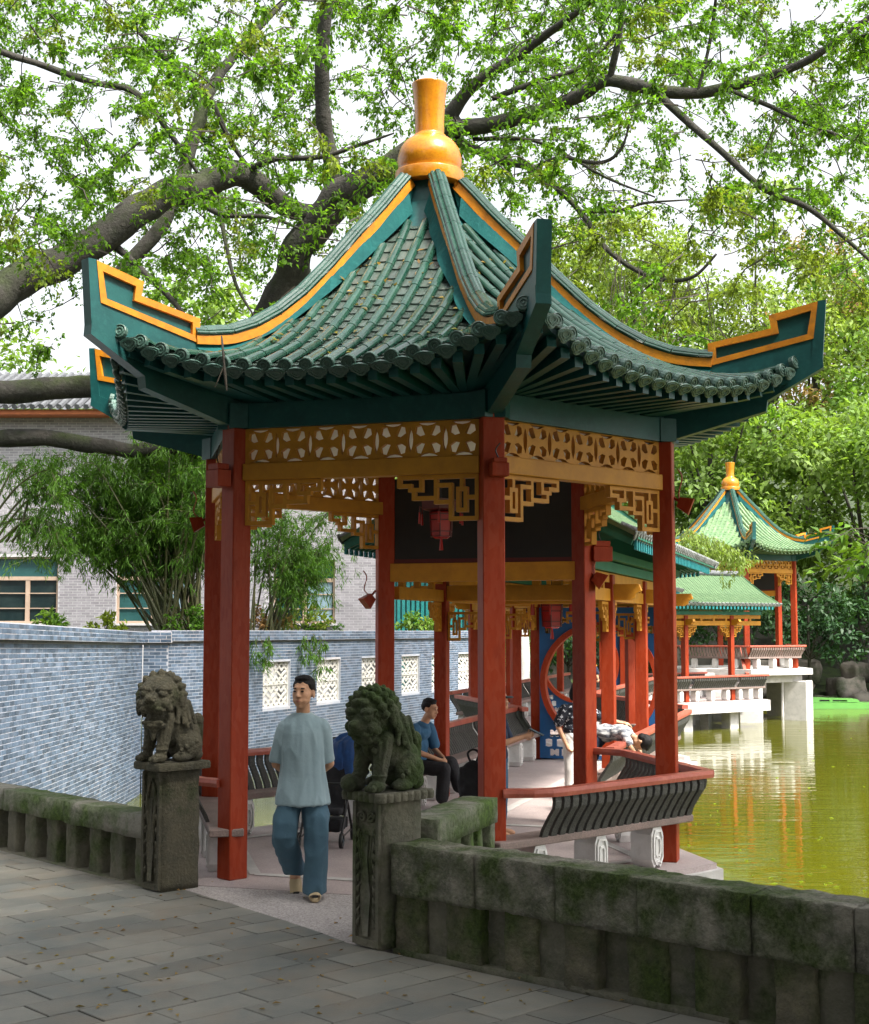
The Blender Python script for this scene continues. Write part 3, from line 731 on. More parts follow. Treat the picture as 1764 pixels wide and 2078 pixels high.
# ------------------------------------------------------------------ covered zigzag corridor
D1 = V(math.cos(PH + R(150)), math.sin(PH + R(150)), 0)
M0 = V(XC, YC, 0) + D1 * (RC * math.cos(math.pi / 6))
HW = 1.09
SH['ccol'] = MB().bevbox((0, 0, 1.42), (.165, .165, 2.84), .007).mesh('column', MATS['red'])
SH['cfret'] = fret_mesh(.020, .034, .05, 'yellow')
SH['craft'] = MB().box((0, .5, 0), (.06, 1, .07)).mesh('rafter', MATS['purlin_green'])
SH['eave_tile'] = MB().add(*HT).mesh('eave_tile', MATS['slate_tile'])
for c_ in ((0, -.005, .0),): pass
et = MB(); et.add(*HT, Matrix.Scale(.22, 4, (0, 1, 0))); et.lathe([(.060, 0), (.060, .015), (.045, .02), (.03, .012), (.001, .015)], 10, Matrix.Rotation(R(90), 4, 'X')); et.ext([[(x + .09, z - .01) for x, z in lob]], .015)
SH['eave_tile'] = et.mesh('eave_tile', MATS['slate_tile'])
def corridor(label, p0, p1, cols, z=0, group='covered corridor sections', near=False, benches=(True, True), bl=None, roofz=3.22, raised=None, hip=(0, 0), short='the corridor'):
    """p0 -> p1 centre line; cols = list of distances with column pairs"""
    p0, p1 = V(*p0), V(*p1); d = (p1 - p0); L = d.length; d.normalize(); n = V(d.y, -d.x, 0)   # n to the right
    rz = math.atan2(d.y, d.x); t = thing('covered_corridor', label, 'corridor', (p0.x, p0.y, z), rz, group)
    # local: x along, y left ( -y = right )
    MB().box((L/2, 0, -.148), (L, 2*HW + .62, .28)).build('floor', MATS['granite'], t)
    for sg in (-1, 1): MB().box((L/2, sg * (HW + .36), -.20), (L, .10, .36)).build('floor_edge', MATS['concrete'], t)
    MB().box((L/2, 0, -.004), (L, .12, .004)).build('floor_inlay', MATS['concrete'], t)
    for x in cols:
        for sg in (-1, 1):
            inst('column', SH['ccol'], t, Matrix.Translation((x, sg * HW, 0)))
            inst('pier', SH['cpier'], t, Matrix.Translation((x, sg * (HW - .1), 0)))
            for dx in (-1, 1):
                if 0 <= x + dx * .4 <= L + .2: inst('fret_bracket', SH['cfret'], t, frame((x + dx * .09, sg * HW, 2.50), (dx, 0, 0), (0, dx, 0), (0, 0, 1)))
            inst('fret_bracket', SH['cfret'], t, frame((x, sg * (HW - .09), 2.38), (0, -sg, 0), (sg, 0, 0), (0, 0, 1)))
            inst('beam_end', SH['bend'], t, frame((x, sg * (HW + .26), 2.62), (0, sg, 0), (-sg, 0, 0), (0, 0, 1)))
        MB().bevbox((x, 0, 2.62), (.13, 2*HW - .17, .20), .006).build('cross_beam', MATS['yellow'], t)
        MB().bevbox((x, 0, 3.02), (.11, 2*HW - .6, .15), .006).build('cross_beam', MATS['yellow'], t)
        for sg in (-1, 1): MB().box((x, sg * .45, 2.83), (.10, .12, .22)).build('strut', MATS['yellow'], t)
    for sg in (-1, 1):
        MB().box((L/2, sg * HW, 2.585), (L, .10, .15)).build('long_beam', MATS['yellow'], t)
        MB().box((L/2, sg * HW, 2.80), (L, .08, .12)).build('long_beam', MATS['yellow'], t)
        x = .25
        while x < L: MB().box((x, sg * HW, 2.70), (.09, .07, .08)).build('strut', MATS['yellow'], t); x += .6
        MB().box((L/2, sg * (HW + .02), 2.93), (L, .13, .12)).build('purlin', MATS['purlin_green'], t)
        MB().box((L/2, sg * (HW + .10), 3.06), (L, .12, .10)).build('purlin', MATS['purlin_green'], t)
    # gable roof
    e, rzg = HW + .68, roofz + 1.05
    sl = math.atan2(rzg - roofz, e); prof = [(e, roofz), (e * .6, roofz + .36), (e * .3, roofz + .69), (0, rzg)]
    dk = MB()
    dk2 = MB()
    for sg in (-1, 1):
        for dz in (0, -.05):
            vs = []
            for (y, zz) in prof: vs += [(-hip[0], sg * y, zz + dz), (L + hip[1], sg * y, zz + dz)]
            fs = [(2*i, 2*i+1, 2*i+3, 2*i+2) for i in range(3)]; (dk if dz else dk2).add(vs, fs)
        dk.add([(-hip[0], sg*e, roofz), (L+hip[1], sg*e, roofz), (L+hip[1], sg*e, roofz-.05), (-hip[0], sg*e, roofz-.05)], [(0, 1, 2, 3)])
    for xx in (-hip[0], L + hip[1]): dk.add([(xx, -e, roofz - .05), (xx, e, roofz - .05), (xx, 0, rzg)], [(0, 1, 2)])
    rf = dk2.build('roof', MATS['corridor_deck'], t); dk.build('soffit', MATS['purlin_green'], rf)
    rows = MB(); ends = MB(); N = int((L + sum(hip)) / .19)
    for i in range(N + 1):
        x = -hip[0] + (L + sum(hip)) * i / N
        for sg in (-1, 1):
            for a, b in zip(prof, prof[1:]):
                A, B = V(x, sg * a[0], a[1] + .02), V(x, sg * b[0], b[1] + .02); dd = B - A; ln = dd.length; dd.normalize(); xx = V(sg, 0, 0); rows.add(*HTL, frame(A, xx, dd, xx.cross(dd), 1, ln, 1))
            M = frame((x, sg * (e + .01), roofz + .02), (sg, 0, 0), (0, -sg * math.cos(.42), math.sin(.42)), (0, sg * math.sin(.42), math.cos(.42)))
            if near: inst('eave_tile', SH['eave_tile'], rf, M)
            else: ends.add(*ETL, M)
    tag(rows.build('roof_tiles', MATS['corridor_glaze'], rf), kind='stuff')
    if ends.v: tag(ends.build('eave_tiles', MATS['slate_tile'], rf), kind='stuff')
    MB().tube([(-hip[0], 0, rzg + .06), (L + hip[1], 0, rzg + .06)], .10, 10).build('ridge', MATS['slate'], rf)
    nr = int(L / .17); rr = MB()
    for i in range(nr + 1):
        x = L * i / nr
        for sg in (-1, 1):
            a, b = V(x, sg * (HW + .05), roofz + .13 + .03), V(x, sg * (e - .06), roofz - .085); dd = b - a; ln = dd.length; dd.normalize(); xx = V(sg, 0, 0)
            M = frame(a, xx, dd, xx.cross(dd), 1, ln, 1)
            rr.add(*RAF2, M)
    tag(rr.build('rafters', MATS['purlin_green'], rf), kind='stuff')
    for sg in (-1, 1):
        nf = int(L / .17); ff = MB()
        for i in range(nf): ff.box((L * (i + .5) / nf, sg * (e - .035), roofz - .10), (.075, .03, .14))
        tag(ff.build('fascia', MATS['fascia'], rf), kind='stuff')
    # benches between the columns
    for si, sg in enumerate((1, -1)):
        if not benches[si]: continue
        xs = sorted(cols); segs = [(0, xs[0])] * (xs[0] > .8) + list(zip(xs, xs[1:])) + ([(xs[-1], L)] if L - xs[-1] > .8 else [])
        for a, b in segs:
            if si == 0 and near and (bl or {}).get('skip') == (a, b): continue
            mid = p0 + d * ((a + b) / 2) - n * (sg * HW); 
            lab = (bl or {}).get((si, round(a, 1))); kth = ['nearest', 'second', 'third', 'fourth', 'fifth', 'sixth', 'last'][segs.index((a, b))]
            bench(lab or ('%s bench on the %s of %s' % (kth, ('left', 'water side')[si], short)), b - a, (mid.x, mid.y, z), rz if sg > 0 else rz + math.pi, ('flat', 'flat'), 'benches along the covered corridor', sp=.10, legs=3, detail=near, dark=True)
    return t
SH['cpier'] = MB().bevbox((0, 0, -1.3), (.42, .42, 2.1), .02).mesh('pier', MATS['concrete'])
SH['bend'] = MB().ext([[(-.30, -.10), (-.3, .10), (.14, .10), (.17, .02), (.10, -.02), (.09, -.07), (.03, -.10)]], .11).mesh('beam_end', MATS['yellow'])
e0 = MB(); e0.box((0, 0, 0), (.12, .05, .06)); e0.box((.09, -.012, -.045), (.15, .02, .07)); ETL = (e0.v, e0.f)
RAF2 = grab(SH['craft'])
C1a, C1b = M0 + D1 * .12, M0 + D1 * 8.0
D2 = V(math.cos(R(104)), math.sin(R(104)), 0); C2b = C1b + D2 * 5.0
C3b = C2b + D1 * 12.5
corridor('corridor section running back from the large pavilion', C1a, C1b, [1.9, 4.65, 7.4], near=True, hip=(0, .9),
         bl={(0, 0): 'bench on the left where the man in the blue shirt sits', (0, 1.9): 'second bench from the pavilion on the left, behind the person with the phone', (0, 4.7): 'left bench just before the moon gate',
             (1, 0): 'bench at the water side where the child leans over', (1, 1.9): 'water side bench in the middle of the first corridor section', (1, 4.7): 'water side bench ending at the corridor corner'})
corridor('corridor section turning left behind the moon gate', C1b, C2b, [1.6, 4.4], hip=(.4, .4), short='the corridor bend behind the moon gate')
corridor('corridor section beyond the bend, parallel to the first', C2b, C3b, [1.0, 3.8, 6.6, 9.4, 12.2], hip=(.4, .6), short='the long corridor stretch beyond the bend')
F0, F1 = V(5.6, 45.6, 0), V(10.6, 49.2, 0)
corridor('far low corridor section over the water beside the steps', F0, F1, [.3, 2.5, 4.7], z=-.30, hip=(.4, .3), short='the far low corridor')

# moon gate in the corridor
def moon_gate(label, c, s, group='moon gates of the corridor'):
    p = M0 + D1 * s if c is None else c; rz = math.atan2(D1.y, D1.x) - math.pi / 2
    t = thing('moon_gate', label, 'moon gate', p, rz, group)
    W, Ht, rc, zc = 2*HW - .17, 2.50, .94, 1.27
    loops = [[(-W/2, .02), (W/2, .02), (W/2, Ht), (-W/2, Ht)], [(rc * math.cos(2*math.pi*i/40), zc + rc * math.sin(2*math.pi*i/40)) for i in range(40)]]
    cw, ch = .19, .155
    for r_ in range(16):
        for c_ in range(-6, 7):
            x = c_ * cw + (cw/2 if r_ % 2 else 0); z = .12 + r_ * ch
            if abs(x) + cw/2 > W/2 - .03 or z + ch/2 > Ht - .05: continue
            if math.hypot(abs(x) - cw*.45, abs(z - zc) - ch*.45) < rc + .07: continue
            a, b = cw*.40, ch*.36
            loops.append([(x - a, z - b), (x - a*.35, z - b), (x, z - b*.55), (x + a*.35, z - b), (x + a, z - b), (x + a, z + b), (x + a*.35, z + b), (x, z + b*.55), (x - a*.35, z + b), (x - a, z + b)] if r_ % 2 == 0 else
                         [(x - a*.75, z - b), (x, z - b*1.2), (x + a*.75, z - b), (x + a*.75, z + b), (x, z + b*1.2), (x - a*.75, z + b)])
    MB().ext(loops, .05).build('lattice_panel', MATS['blue_panel'], t)
    ring = MB().ext([[( (rc+.05) * math.cos(2*math.pi*i/48), zc + (rc+.05) * math.sin(2*math.pi*i/48)) for i in range(48)], [((rc-.04) * math.cos(2*math.pi*i/48), zc + (rc-.04) * math.sin(2*math.pi*i/48)) for i in range(48)]], .17)
    ring.build('ring', MATS['red'], t)
    return t
moon_gate('blue lattice moon gate with red ring behind the woman in the patterned top', None, 7.4)
g2 = C2b + D1 * 6.6
moon_gate('farther moon gate seen through the nearer red ring', g2, 0)
# ------------------------------------------------------------------ far pavilion on piers
FX, FY, FZ, FR = 11.3, 53.0, .64, R(-13)
make_pavilion('garden_pavilion', 'smaller-looking far hexagonal pavilion with pale green roof standing over the water', (FX, FY, FZ), False, FR)
fb = thing('pavilion_foundation', 'white pier foundation of the far pavilion rising from the water', 'foundation', (FX, FY, 0), FR)
def hexprism(r, z0, z1, m, nm, parent):
    pts = [(r * math.cos(PH + k * math.pi/3), r * math.sin(PH + k * math.pi/3)) for k in range(6)]; n = 6
    return MB().add([(p[0], p[1], z0) for p in pts] + [(p[0], p[1], z1) for p in pts], [tuple(range(n, 2*n)), tuple(reversed(range(n)))] + [(i, (i+1) % n, n + (i+1) % n, n + i) for i in range(n)]).build(nm, MATS[m], parent)
hexprism(3.0, FZ - .22, FZ, 'concrete', 'floor_slab', fb); hexprism(2.6, FZ - .5, FZ - .22, 'concrete', 'ring_beam', fb)
for k in range(6):
    a = PH + k * math.pi/3
    MB().bevbox((0, 0, 0), (.85, .85, 3.0), .03).build('pier', MATS['concrete'], fb).matrix_local = Matrix.Translation((2.45 * math.cos(a), 2.45 * math.sin(a), FZ - 1.95)) @ Matrix.Rotation(a, 4, 'Z')
for k, nm in ((0, 'right front'), (5, 'left front'), (1, 'right rear')):
    a = V(FX + RC * math.cos(PH + FR + k * math.pi/3), FY + RC * math.sin(PH + FR + k * math.pi/3), 0); b = V(FX + RC * math.cos(PH + FR + (k+1) * math.pi/3), FY + RC * math.sin(PH + FR + (k+1) * math.pi/3), 0)
    e = a - b; m = (a + b) / 2; bench('pale bench with white supports on the %s of the far pavilion' % nm, RC, (m.x, m.y, FZ), math.atan2(e.y, e.x), ('corner', 'corner'), 'benches around the far pavilion', detail=False, dark=False)
st = thing('stone_steps', 'pale steps climbing from the low corridor to the far pavilion', 'steps', (10.1, 50.2, -.3))
for i in range(6): MB().bevbox((0, i * .16, .08 + i * .16 - .25), (1.9, .34, .66), .015).build('step', MATS['concrete'], st)
for sx in (-1, 1):
    MB().sweep([(sx * 1.05, -.3, .78), (sx * 1.05, .1, .86), (sx * 1.05, 1.0, 1.68), (sx * 1.05, 1.3, 1.75)], RAIL_SEC).build('handrail', MATS['rail_red'], st)
    MB().ext([[(-.3, .0), (-.3, .7), (.1, .8), (1.0, 1.62), (1.0, .8), (.2, .0)]], .08).build('side_panel', MATS['concrete'], st).matrix_local = frame((sx * 1.05, 0, 0), (0, 1, 0), (1, 0, 0), (0, 0, 1))

# ------------------------------------------------------------------ paving of the square
SQ = bpy.data.objects['square_ground']
BRD = V(.752, -.659, 0).normalized(); BRN = V(BRD.y, -BRD.x, 0)   # right balustrade direction, and its normal towards the square
if BRN.x > 0: BRN = -BRN
SH['slab'] = MB().bevbox((0, 0, 0), (.594, .292, .05), .004).mesh('paving_slab', MATS['paving'])
AV = -GN; ar = math.atan2(AV.y, AV.x)
apx = [(-4.5, 14.2), (-2.70, 12.36), (-2.20, 12.02), (-1.72, 11.42), (-1.2, 10.76), (-.80, 10.22), (-.56, 9.86), (-.28, 9.60), (.9, 8.55), (2.2, 7.45), (4.0, 5.9)]
def behind(p):  # beyond the edge of the square?
    for (x0, y0), (x1, y1) in zip(apx, apx[1:]):
        if x0 <= p.x <= x1: return p.y > lerp(y0, y1, (p.x - x0) / (x1 - x0))
    return p.x > 4.0
for i in range(-40, 40):
    for j in range(-30, 14):
        c = RP0 + G * (i * .302 + .1) + AV * ((j + .5 * (i % 2)) * .604 + .12 * (i % 3 == 0))
        if c.y < 5.8 or abs(c.x) > .36 * c.y + .8 or c.y > 15.5 : continue
        ends = [c + AV * .29 + G * s * .14 for s in (-1, 1)] + [c - AV * .29 + G * s * .14 for s in (-1, 1)]
        b = [behind(p) for p in ends]
        if all(b): continue
        if any(b):
            # cut slab: clip towards the square
            poly = [c - AV * .297 - G * .146, c + AV * .297 - G * .146, c + AV * .297 + G * .146, c - AV * .297 + G * .146]; out = []
            for a, q in zip(poly, poly[1:] + poly[:1]):
                ia, iq = not behind(a), not behind(q)
                if ia: out.append(a)
                if ia != iq:
                    lo, hi = (a, q) if ia else (q, a)
                    for _ in range(12):
                        md = (lo + hi) / 2
                        if behind(md): hi = md
                        else: lo = md
                    out.append(lo)
            if len(out) < 3: continue
            n = len(out); z = .001 * rng.uniform(-1, 1)
            MB().add([(p.x, p.y, -.05) for p in out] + [(p.x, p.y, -.001 + z) for p in out], [tuple(range(n, 2*n)), tuple(reversed(range(n)))] + [(k, (k+1) % n, n + (k+1) % n, n + k) for k in range(n)]).build('paving_slab', MATS['paving'], SQ)
            continue
        M = Matrix.Translation((c.x, c.y, -.026 + rng.uniform(-.0025, .0025))) @ Matrix.Rotation(ar, 4, 'Z') @ Matrix.Rotation(rng.uniform(-.004, .004), 4, 'X')
        inst('paving_slab', SH['slab'], SQ, M)

# ------------------------------------------------------------------ rough stone work
def rough_block(name, size, seed, amp, m, parent, M=None, cuts=10, sc=5, chip=.0, tight=False):
    bm = bmesh.new(); bmesh.ops.create_cube(bm, size=1); bmesh.ops.scale(bm, vec=size, verts=bm.verts)
    L = max(size)
    for ax in range(3):
        n = max(1, int(size[ax] / L * cuts)); 
        if n > 1:
            for i in range(1, n):
                co = [0, 0, 0]; co[ax] = -size[ax]/2 + size[ax] * i / n; no = [0, 0, 0]; no[ax] = 1
                bmesh.ops.bisect_plane(bm, geom=bm.verts[:] + bm.edges[:] + bm.faces[:], plane_co=co, plane_no=no)
    bm.normal_update()
    for v in bm.verts:
        p = v.co * sc + Vector((seed * 3.7, seed * 1.3, seed))
        d = noise.fractal(p, .8, 2.1, 5) * amp * 1.25
        nrm = v.normal.normalized()
        edge = sum(abs(abs(v.co[i]) - size[i]/2) < 1e-4 for i in range(3))
        if edge >= 2: d -= amp * (.22 + .5 * abs(noise.noise(p * 1.7))) + chip * max(0, noise.noise(p * .9))
        if tight and abs(abs(v.co.x) - size[0]/2) < 1e-4:
            nrm.x = 0; ey = sum(abs(abs(v.co[i]) - size[i]/2) < 1e-4 for i in (1, 2))
            if ey == 1: d += amp * .3
            if ey == 0: d = 0
        v.co += nrm * d
    me = bpy.data.meshes.new(name); bm.to_mesh(me); bm.free(); me.materials.append(MATS[m]); smooth_mesh(me)
    return inst(name, me, parent, M)

def balustrade(label, p0, d, nfront, L, ztop, ch, cw, blk, post_sp, post_w, post_d, rough, m_cop, m_post, infill=False, open_from=99, jog=0):
    rz = math.atan2(d.y, d.x); t = thing('stone_balustrade', label, 'balustrade', p0, rz, None)
    sg = 1 if V(-d.y, d.x, 0).dot(nfront) > 0 else -1     # local y of the front
    x = 0; k = 0
    while x < L:
        b = min(blk * (1 + .12 * math.sin(k * 2.3 + 1)), L - x); k += 1
        rough_block('coping_block', (b - .008, cw, ch + .012 * math.sin(k * 3.1)), k + len(label), .016 * rough, m_cop, t, Matrix.Translation((x + b/2, sg * .012 * math.sin(k * 1.9), ztop - ch/2)), 22, 7, .022 * rough, True); x += b
    x = post_w / 2 + .01; k = 0
    zb = -.10
    while x < L:
        h = ztop - ch - zb + .02
        rough_block('post', (post_w * (1 + .1 * math.sin(k * 1.7)), post_d, h), k * 1.7 + 3, .013 * rough, m_post, t, Matrix.Translation((x, sg * (.01 * math.sin(k * 2.7)), zb + h/2)), 16, 9, .02 * rough)
        if infill and k < open_from:
            rough_block('infill_stone', (post_sp - post_w + .06, post_d * .45, h), k * 2.3 + 1, .02 * rough, 'stone', t, Matrix.Translation((x + post_sp/2, sg * (post_d * .16 - .05 * (k % 2)), zb + h/2)), 10, 7, .02)
        x += post_sp; k += 1
    rough_block('kerb_stone', (L, cw * .9, .12), 5.1, .012 * rough, 'stone', t, Matrix.Translation((L/2, 0, -.05)), 24, 4)
    return t
balustrade('thick moss-covered stone balustrade sloping across the lower right corner', RP0 + BRD * .16 + BRN * -.03, BRD, BRN, 6.2, .715, .345, .33, .66, .47, .27, .27, .62, 'coping_rough', 'stone_moss', True, 7)
balustrade('green mossy stone balustrade left of the grey lion', LP0 + G * .15 + GN * .03, G, GN, 5.0, .60, .20, .28, 1.25, .395, .20, .20, .55, 'coping', 'stone', False)
b0, b1 = V(-.13, 10.12, 0), V(.36, 11.46, 0)
balustrade('short mossy stone balustrade joining the green lion pedestal to the middle column', b0, (b1 - b0).normalized(), V(1, -.3, 0), (b1 - b0).length, .82, .20, .30, 2.0, .27, .13, .22, .45, 'coping', 'coping', False)
rb0 = V(-2.05, 12.2, 0)

def scallop(L, W, r, z0, z1):
    """cap slab whose edge is a row of lobes"""
    pts = []
    for (x0, y0, x1, y1) in ((-L/2, -W/2, L/2, -W/2), (L/2, -W/2, L/2, W/2), (L/2, W/2, -L/2, W/2), (-L/2, W/2, -L/2, -W/2)):
        n = max(2, round(math.hypot(x1 - x0, y1 - y0) / r)); dx, dy = (x1 - x0) / n, (y1 - y0) / n; nl = math.hypot(dx, dy); nx, ny = dy / nl, -dx / nl
        for i in range(n):
            for tq, off in ((0.02, 0), (.25, .010), (.5, .014), (.75, .010), (.98, 0)): pts.append((x0 + dx * (i + tq) + nx * off, y0 + dy * (i + tq) + ny * off))
    n = len(pts); mb = MB(); lay = [(z0, .985), (z0 + (z1 - z0) * .3, 1.0), (z0 + (z1 - z0) * .75, 1.0), (z1, .975)]
    for z, s in lay: mb.v += [(x * s, y * s, z) for x, y in pts]
    for j in range(len(lay) - 1): mb.f += [(j*n + i, j*n + (i+1) % n, (j+1)*n + (i+1) % n, (j+1)*n + i) for i in range(n)]
    mb.f += [tuple(reversed(range(n))), tuple((len(lay)-1)*n + i for i in range(n))]; return mb
def spiral(cx, cz, r, turns=1.6, n=22, flip=1): return [(cx + flip * r * (1 - i / n * .85) * math.cos(i / n * turns * 2 * math.pi), cz + r * (1 - i / n * .85) * math.sin(i / n * turns * 2 * math.pi)) for i in range(n + 1)]
def pedestal(label, p, m, style):
    rz = math.atan2(-G.y, -G.x); t = thing('lion_pedestal', label, 'pedestal', p, rz)     # local x = -G, local -y = front (GN)
    W, D, H = .285, .37, .995
    rough_block('shaft', (W, D, H), 2.2 if style else 5.5, .006, m, t, Matrix.Translation((0, 0, H/2 - .003)), 16, 6, .012)
    sc_ = scallop(W + .12, D + .14, .062 if style else .2, H, H + .062); sc_.build('cap_slab', MATS[m], t)
    y = -D/2 - .008
    f = MB()
    for x in (-W/2 + .022, W/2 - .022): f.box((x, y, H/2), (.032, .03, H - .03))
    f.box((0, y, .035), (W - .078, .028, .05))
    f.build('carved_frame', MATS[m], t)
    cv = MB(); yy = y - .002
    vase = [(-.030, .08), (.030, .08), (.042, .25), (.055, .36), (.035, .46), (.022, .60), (.035, .76), (-.035, .76), (-.022, .60), (-.035, .46), (-.055, .36), (-.042, .25)]
    cv.ext([vase], .03, Matrix.Translation((0, yy, 0)))
    for s in (-1, 1):
        if style: cv.tube([(s * .048 + a * 1, yy - .004, b) for a, b in spiral(0, .88, .042, flip=s)], [.010] * 22 + [.006], 6)
        for i in range(9 if style else 6):
            z = .14 + i * (.075 if style else .11)
            cv.tube([(s * .086, yy, z), (s * .088, yy - .006, z + .03), (s * .070, yy - .004, z + .055)], [.012, .014, .006], 6)
        for i in range(3): cv.tube([(s * (.014 + i * .016), yy, .50), (s * (.018 + i * .022), yy - .006, .62), (s * (.03 + i * .027), yy - .004, .76 + .02 * i)], [.006, .008, .005], 6)
        if not style: cv.tube([(0, yy, .30), (s * .05, yy - .006, .42), (s * .035, yy - .004, .55), (s * .07, yy - .005, .70), (s * .04, yy, .86), (0, yy, .92)], [.010, .014, .012, .014, .012, .008], 6)
    cv.build('carving', MATS[m], t, True)
    return t
pedestal('carved stone post under the moss-green lion', RP0, 'stone', True)
pedestal('plain brownish stone post with worn carving under the grey lion', LP0, 'lion_grey', False)

def lion_prims(open_mouth, turn=0, ball=False):
    P = []
    e = lambda c, r, *a: P.append(('e', c, r, *a)); c = lambda a, b, r0, r1: P.append(('c', a, b, r0, r1))
    e((-.13, 0, .15), (.15, .15, .17)); e((-.02, 0, .27), (.15, .145, .17)); e((.07, 0, .34), (.12, .14, .16))
    c((-.15, 0, .22), (.06, 0, .46), .12, .125)
    for s in (-1, 1):
        e((-.10, s * .125, .14), (.125, .075, .125)); e((-.02, s * .145, .045), (.095, .05, .045)); e((-.17, s * .12, .06), (.06, .05, .06))
        for k in range(4): e((-.13 + .05 * k, s * .19, .17 - .02 * k), (.022, .014, .022))
        c((.10, s * .095, .36), (.155, s * .105, .10), .068, .048); e((.175, s * .105, .045), (.07, .055, .047))
        for k in range(3): e((.235, s * .105 + (k - 1) * .03, .032), (.028, .016, .026))
        e((.155, s * .105, .115), (.058, .060, .014))
        for k in range(5): c((.135 + .01 * k, s * (.105 + .048 * math.cos(k * 1.3)), .34), (.17, s * (.105 + .04 * math.cos(k * 1.3)), .16), .014, .010)
    if ball: e((.235, -.115, .055), (.068, .068, .066))
    c((-.27, 0, .10), (-.26, 0, .30), .035, .05); e((-.26, 0, .33), (.05, .06, .07))
    T = Matrix.Translation((.10, 0, .50)) @ Matrix.Rotation(turn, 4, 'Z') @ (Matrix.Rotation(R(16 if ball else 0), 4, 'Y'))
    HS = 1.22 if open_mouth else 1.10
    def h(cc, rr): P.append(('e', T @ (Vector(cc) * HS), tuple(k * HS for k in rr), (T.to_quaternion().to_matrix().to_4x4())))
    def hc(a, b, r0, r1): P.append(('c', T @ (Vector(a) * HS), T @ (Vector(b) * HS), r0 * HS, r1 * HS))
    h((.02, 0, .05), (.15, .145, .145)); h((.11, 0, .01), (.10, .115, .085)); h((.17, 0, -.005), (.055, .085, .05))
    h((.215, 0, .035), (.035, .042, .028)); h((.225, .022, .022), (.02, .016, .014)); h((.225, -.022, .022), (.02, .016, .014))
    jz = -.150 if open_mouth else -.095
    h((.05, 0, jz + .05), (.085, .085, .06)); h((.10, 0, jz), (.095, .085, .032)); h((.03, 0, jz + .02), (.07, .085, .05)); hc((.17, -.06, jz + .02), (.17, .06, jz + .02), .016, .016)
    for s in (-1, 1):
        h((.145, s * .062, .098), (.042, .046, .026)); h((.152, s * .064, .066), (.036, .036, .034)); h((.182, s * .066, .068), (.017, .017, .017)); hc((.15, s * .02, .088), (.165, s * .06, .112), .012, .015); hc((.165, s * .06, .112), (.12, s * .115, .095), .015, .010)
        h((.155, s * .085, .0), (.042, .034, .038)); h((.13, s * .105, -.03), (.035, .026, .030)); h((.19, s * .05, -.035), (.03, .03, .020))
        h((.0, s * .152, .02), (.05, .028, .085)); h((-.01, s * .16, -.05), (.035, .022, .05))
        hc((.185, s * .03, -.06), (.178, s * .088, -.045), .013, .010)
        if open_mouth: hc((.16, s * .07, -.06), (.165, s * .07, -.095), .013, .006)
    rr = random.Random(5)
    for i in range(9):                                        # curls over brow and crown
        for j in range(6):
            a = R(-88 + 176 * i / 8); b = R(18 + 24 * j)
            d = Vector((math.cos(b), math.sin(a) * math.sin(b), math.cos(a) * math.sin(b)))
            if d.z < -.25: continue
            if d.x > .55 and d.z < .62: continue
            if open_mouth and d.x > .1: continue
            p = Vector((.01, 0, .05)) + Vector((d.x * .150, d.y * .150, d.z * .148)); h(p, (.031, .031, .029))
            q = p + d * .020; h(q, (.015, .015, .015))
    for s in range(-4, 5):                                    # long mane locks down neck and back
        y = s * .032
        for k, (xa, za, xb, zb) in enumerate(((-.06, .56, -.15, .38), (-.05, .50, -.13, .32))):
            c((xa + abs(s) * .012, y * 1.15, za - abs(s) * .012), (xb + abs(s) * .02, y * 1.35, zb - .006 * abs(s)), .026, .018)
    for s in (-1, 1):
        for k in range(4): c((.02 - .03 * k, s * .145, .50), (.04 - .055 * k, s * .165, .34), .024, .016); e((.04 - .055 * k, s * .165, .335), (.022, .018, .022))
    for k in range(14):                                       # beard and chest curls
        a = k * 2.4; e((.17 + .01 * (k % 3), .10 * math.sin(a), .40 - .012 * k + .02), (.026, .026, .026))
        e((.192 + .01 * (k % 3), .10 * math.sin(a), .40 - .012 * k + .02), (.012, .012, .012))
    hc((.14, 0, jz - .02), (.15, 0, jz - .09), .03, .014)
    return P
def stone_grain(amp, sc): 
    def f(co):
        out = np.zeros(len(co), np.float32)
        for i, p in enumerate(co): out[i] = noise.fractal(Vector(p) * sc, 1.0, 2.1, 3)
        return out * amp
    return f
for nm, lab, p, mt, op, turn, ball, off in (('stone_lion', 'moss-green stone lion with its head lowered, beside the thick balustrade', RP0, 'lion_green', False, R(12), True, .0),
                                       ('stone_lion', 'bare grey-brown stone lion with open mouth, in front of the blue brick wall', LP0, 'lion_grey', True, R(38), False, .0)):
    me = blob('stone_lion', lion_prims(op, turn, ball), .0062, MATS[mt], 1, .35, stone_grain(.0024, 30))
    o = inst('stone_lion', me, None, Matrix.Translation(p + V(0, 0, 1.055) + GN * .015) @ Matrix.Rotation(math.atan2(GN.y, GN.x), 4, 'Z') @ Matrix.Diagonal((1.02, 1.0, 1.0, 1)))
    tag(o, lab, 'lion statue', 'guardian lions of the gate')

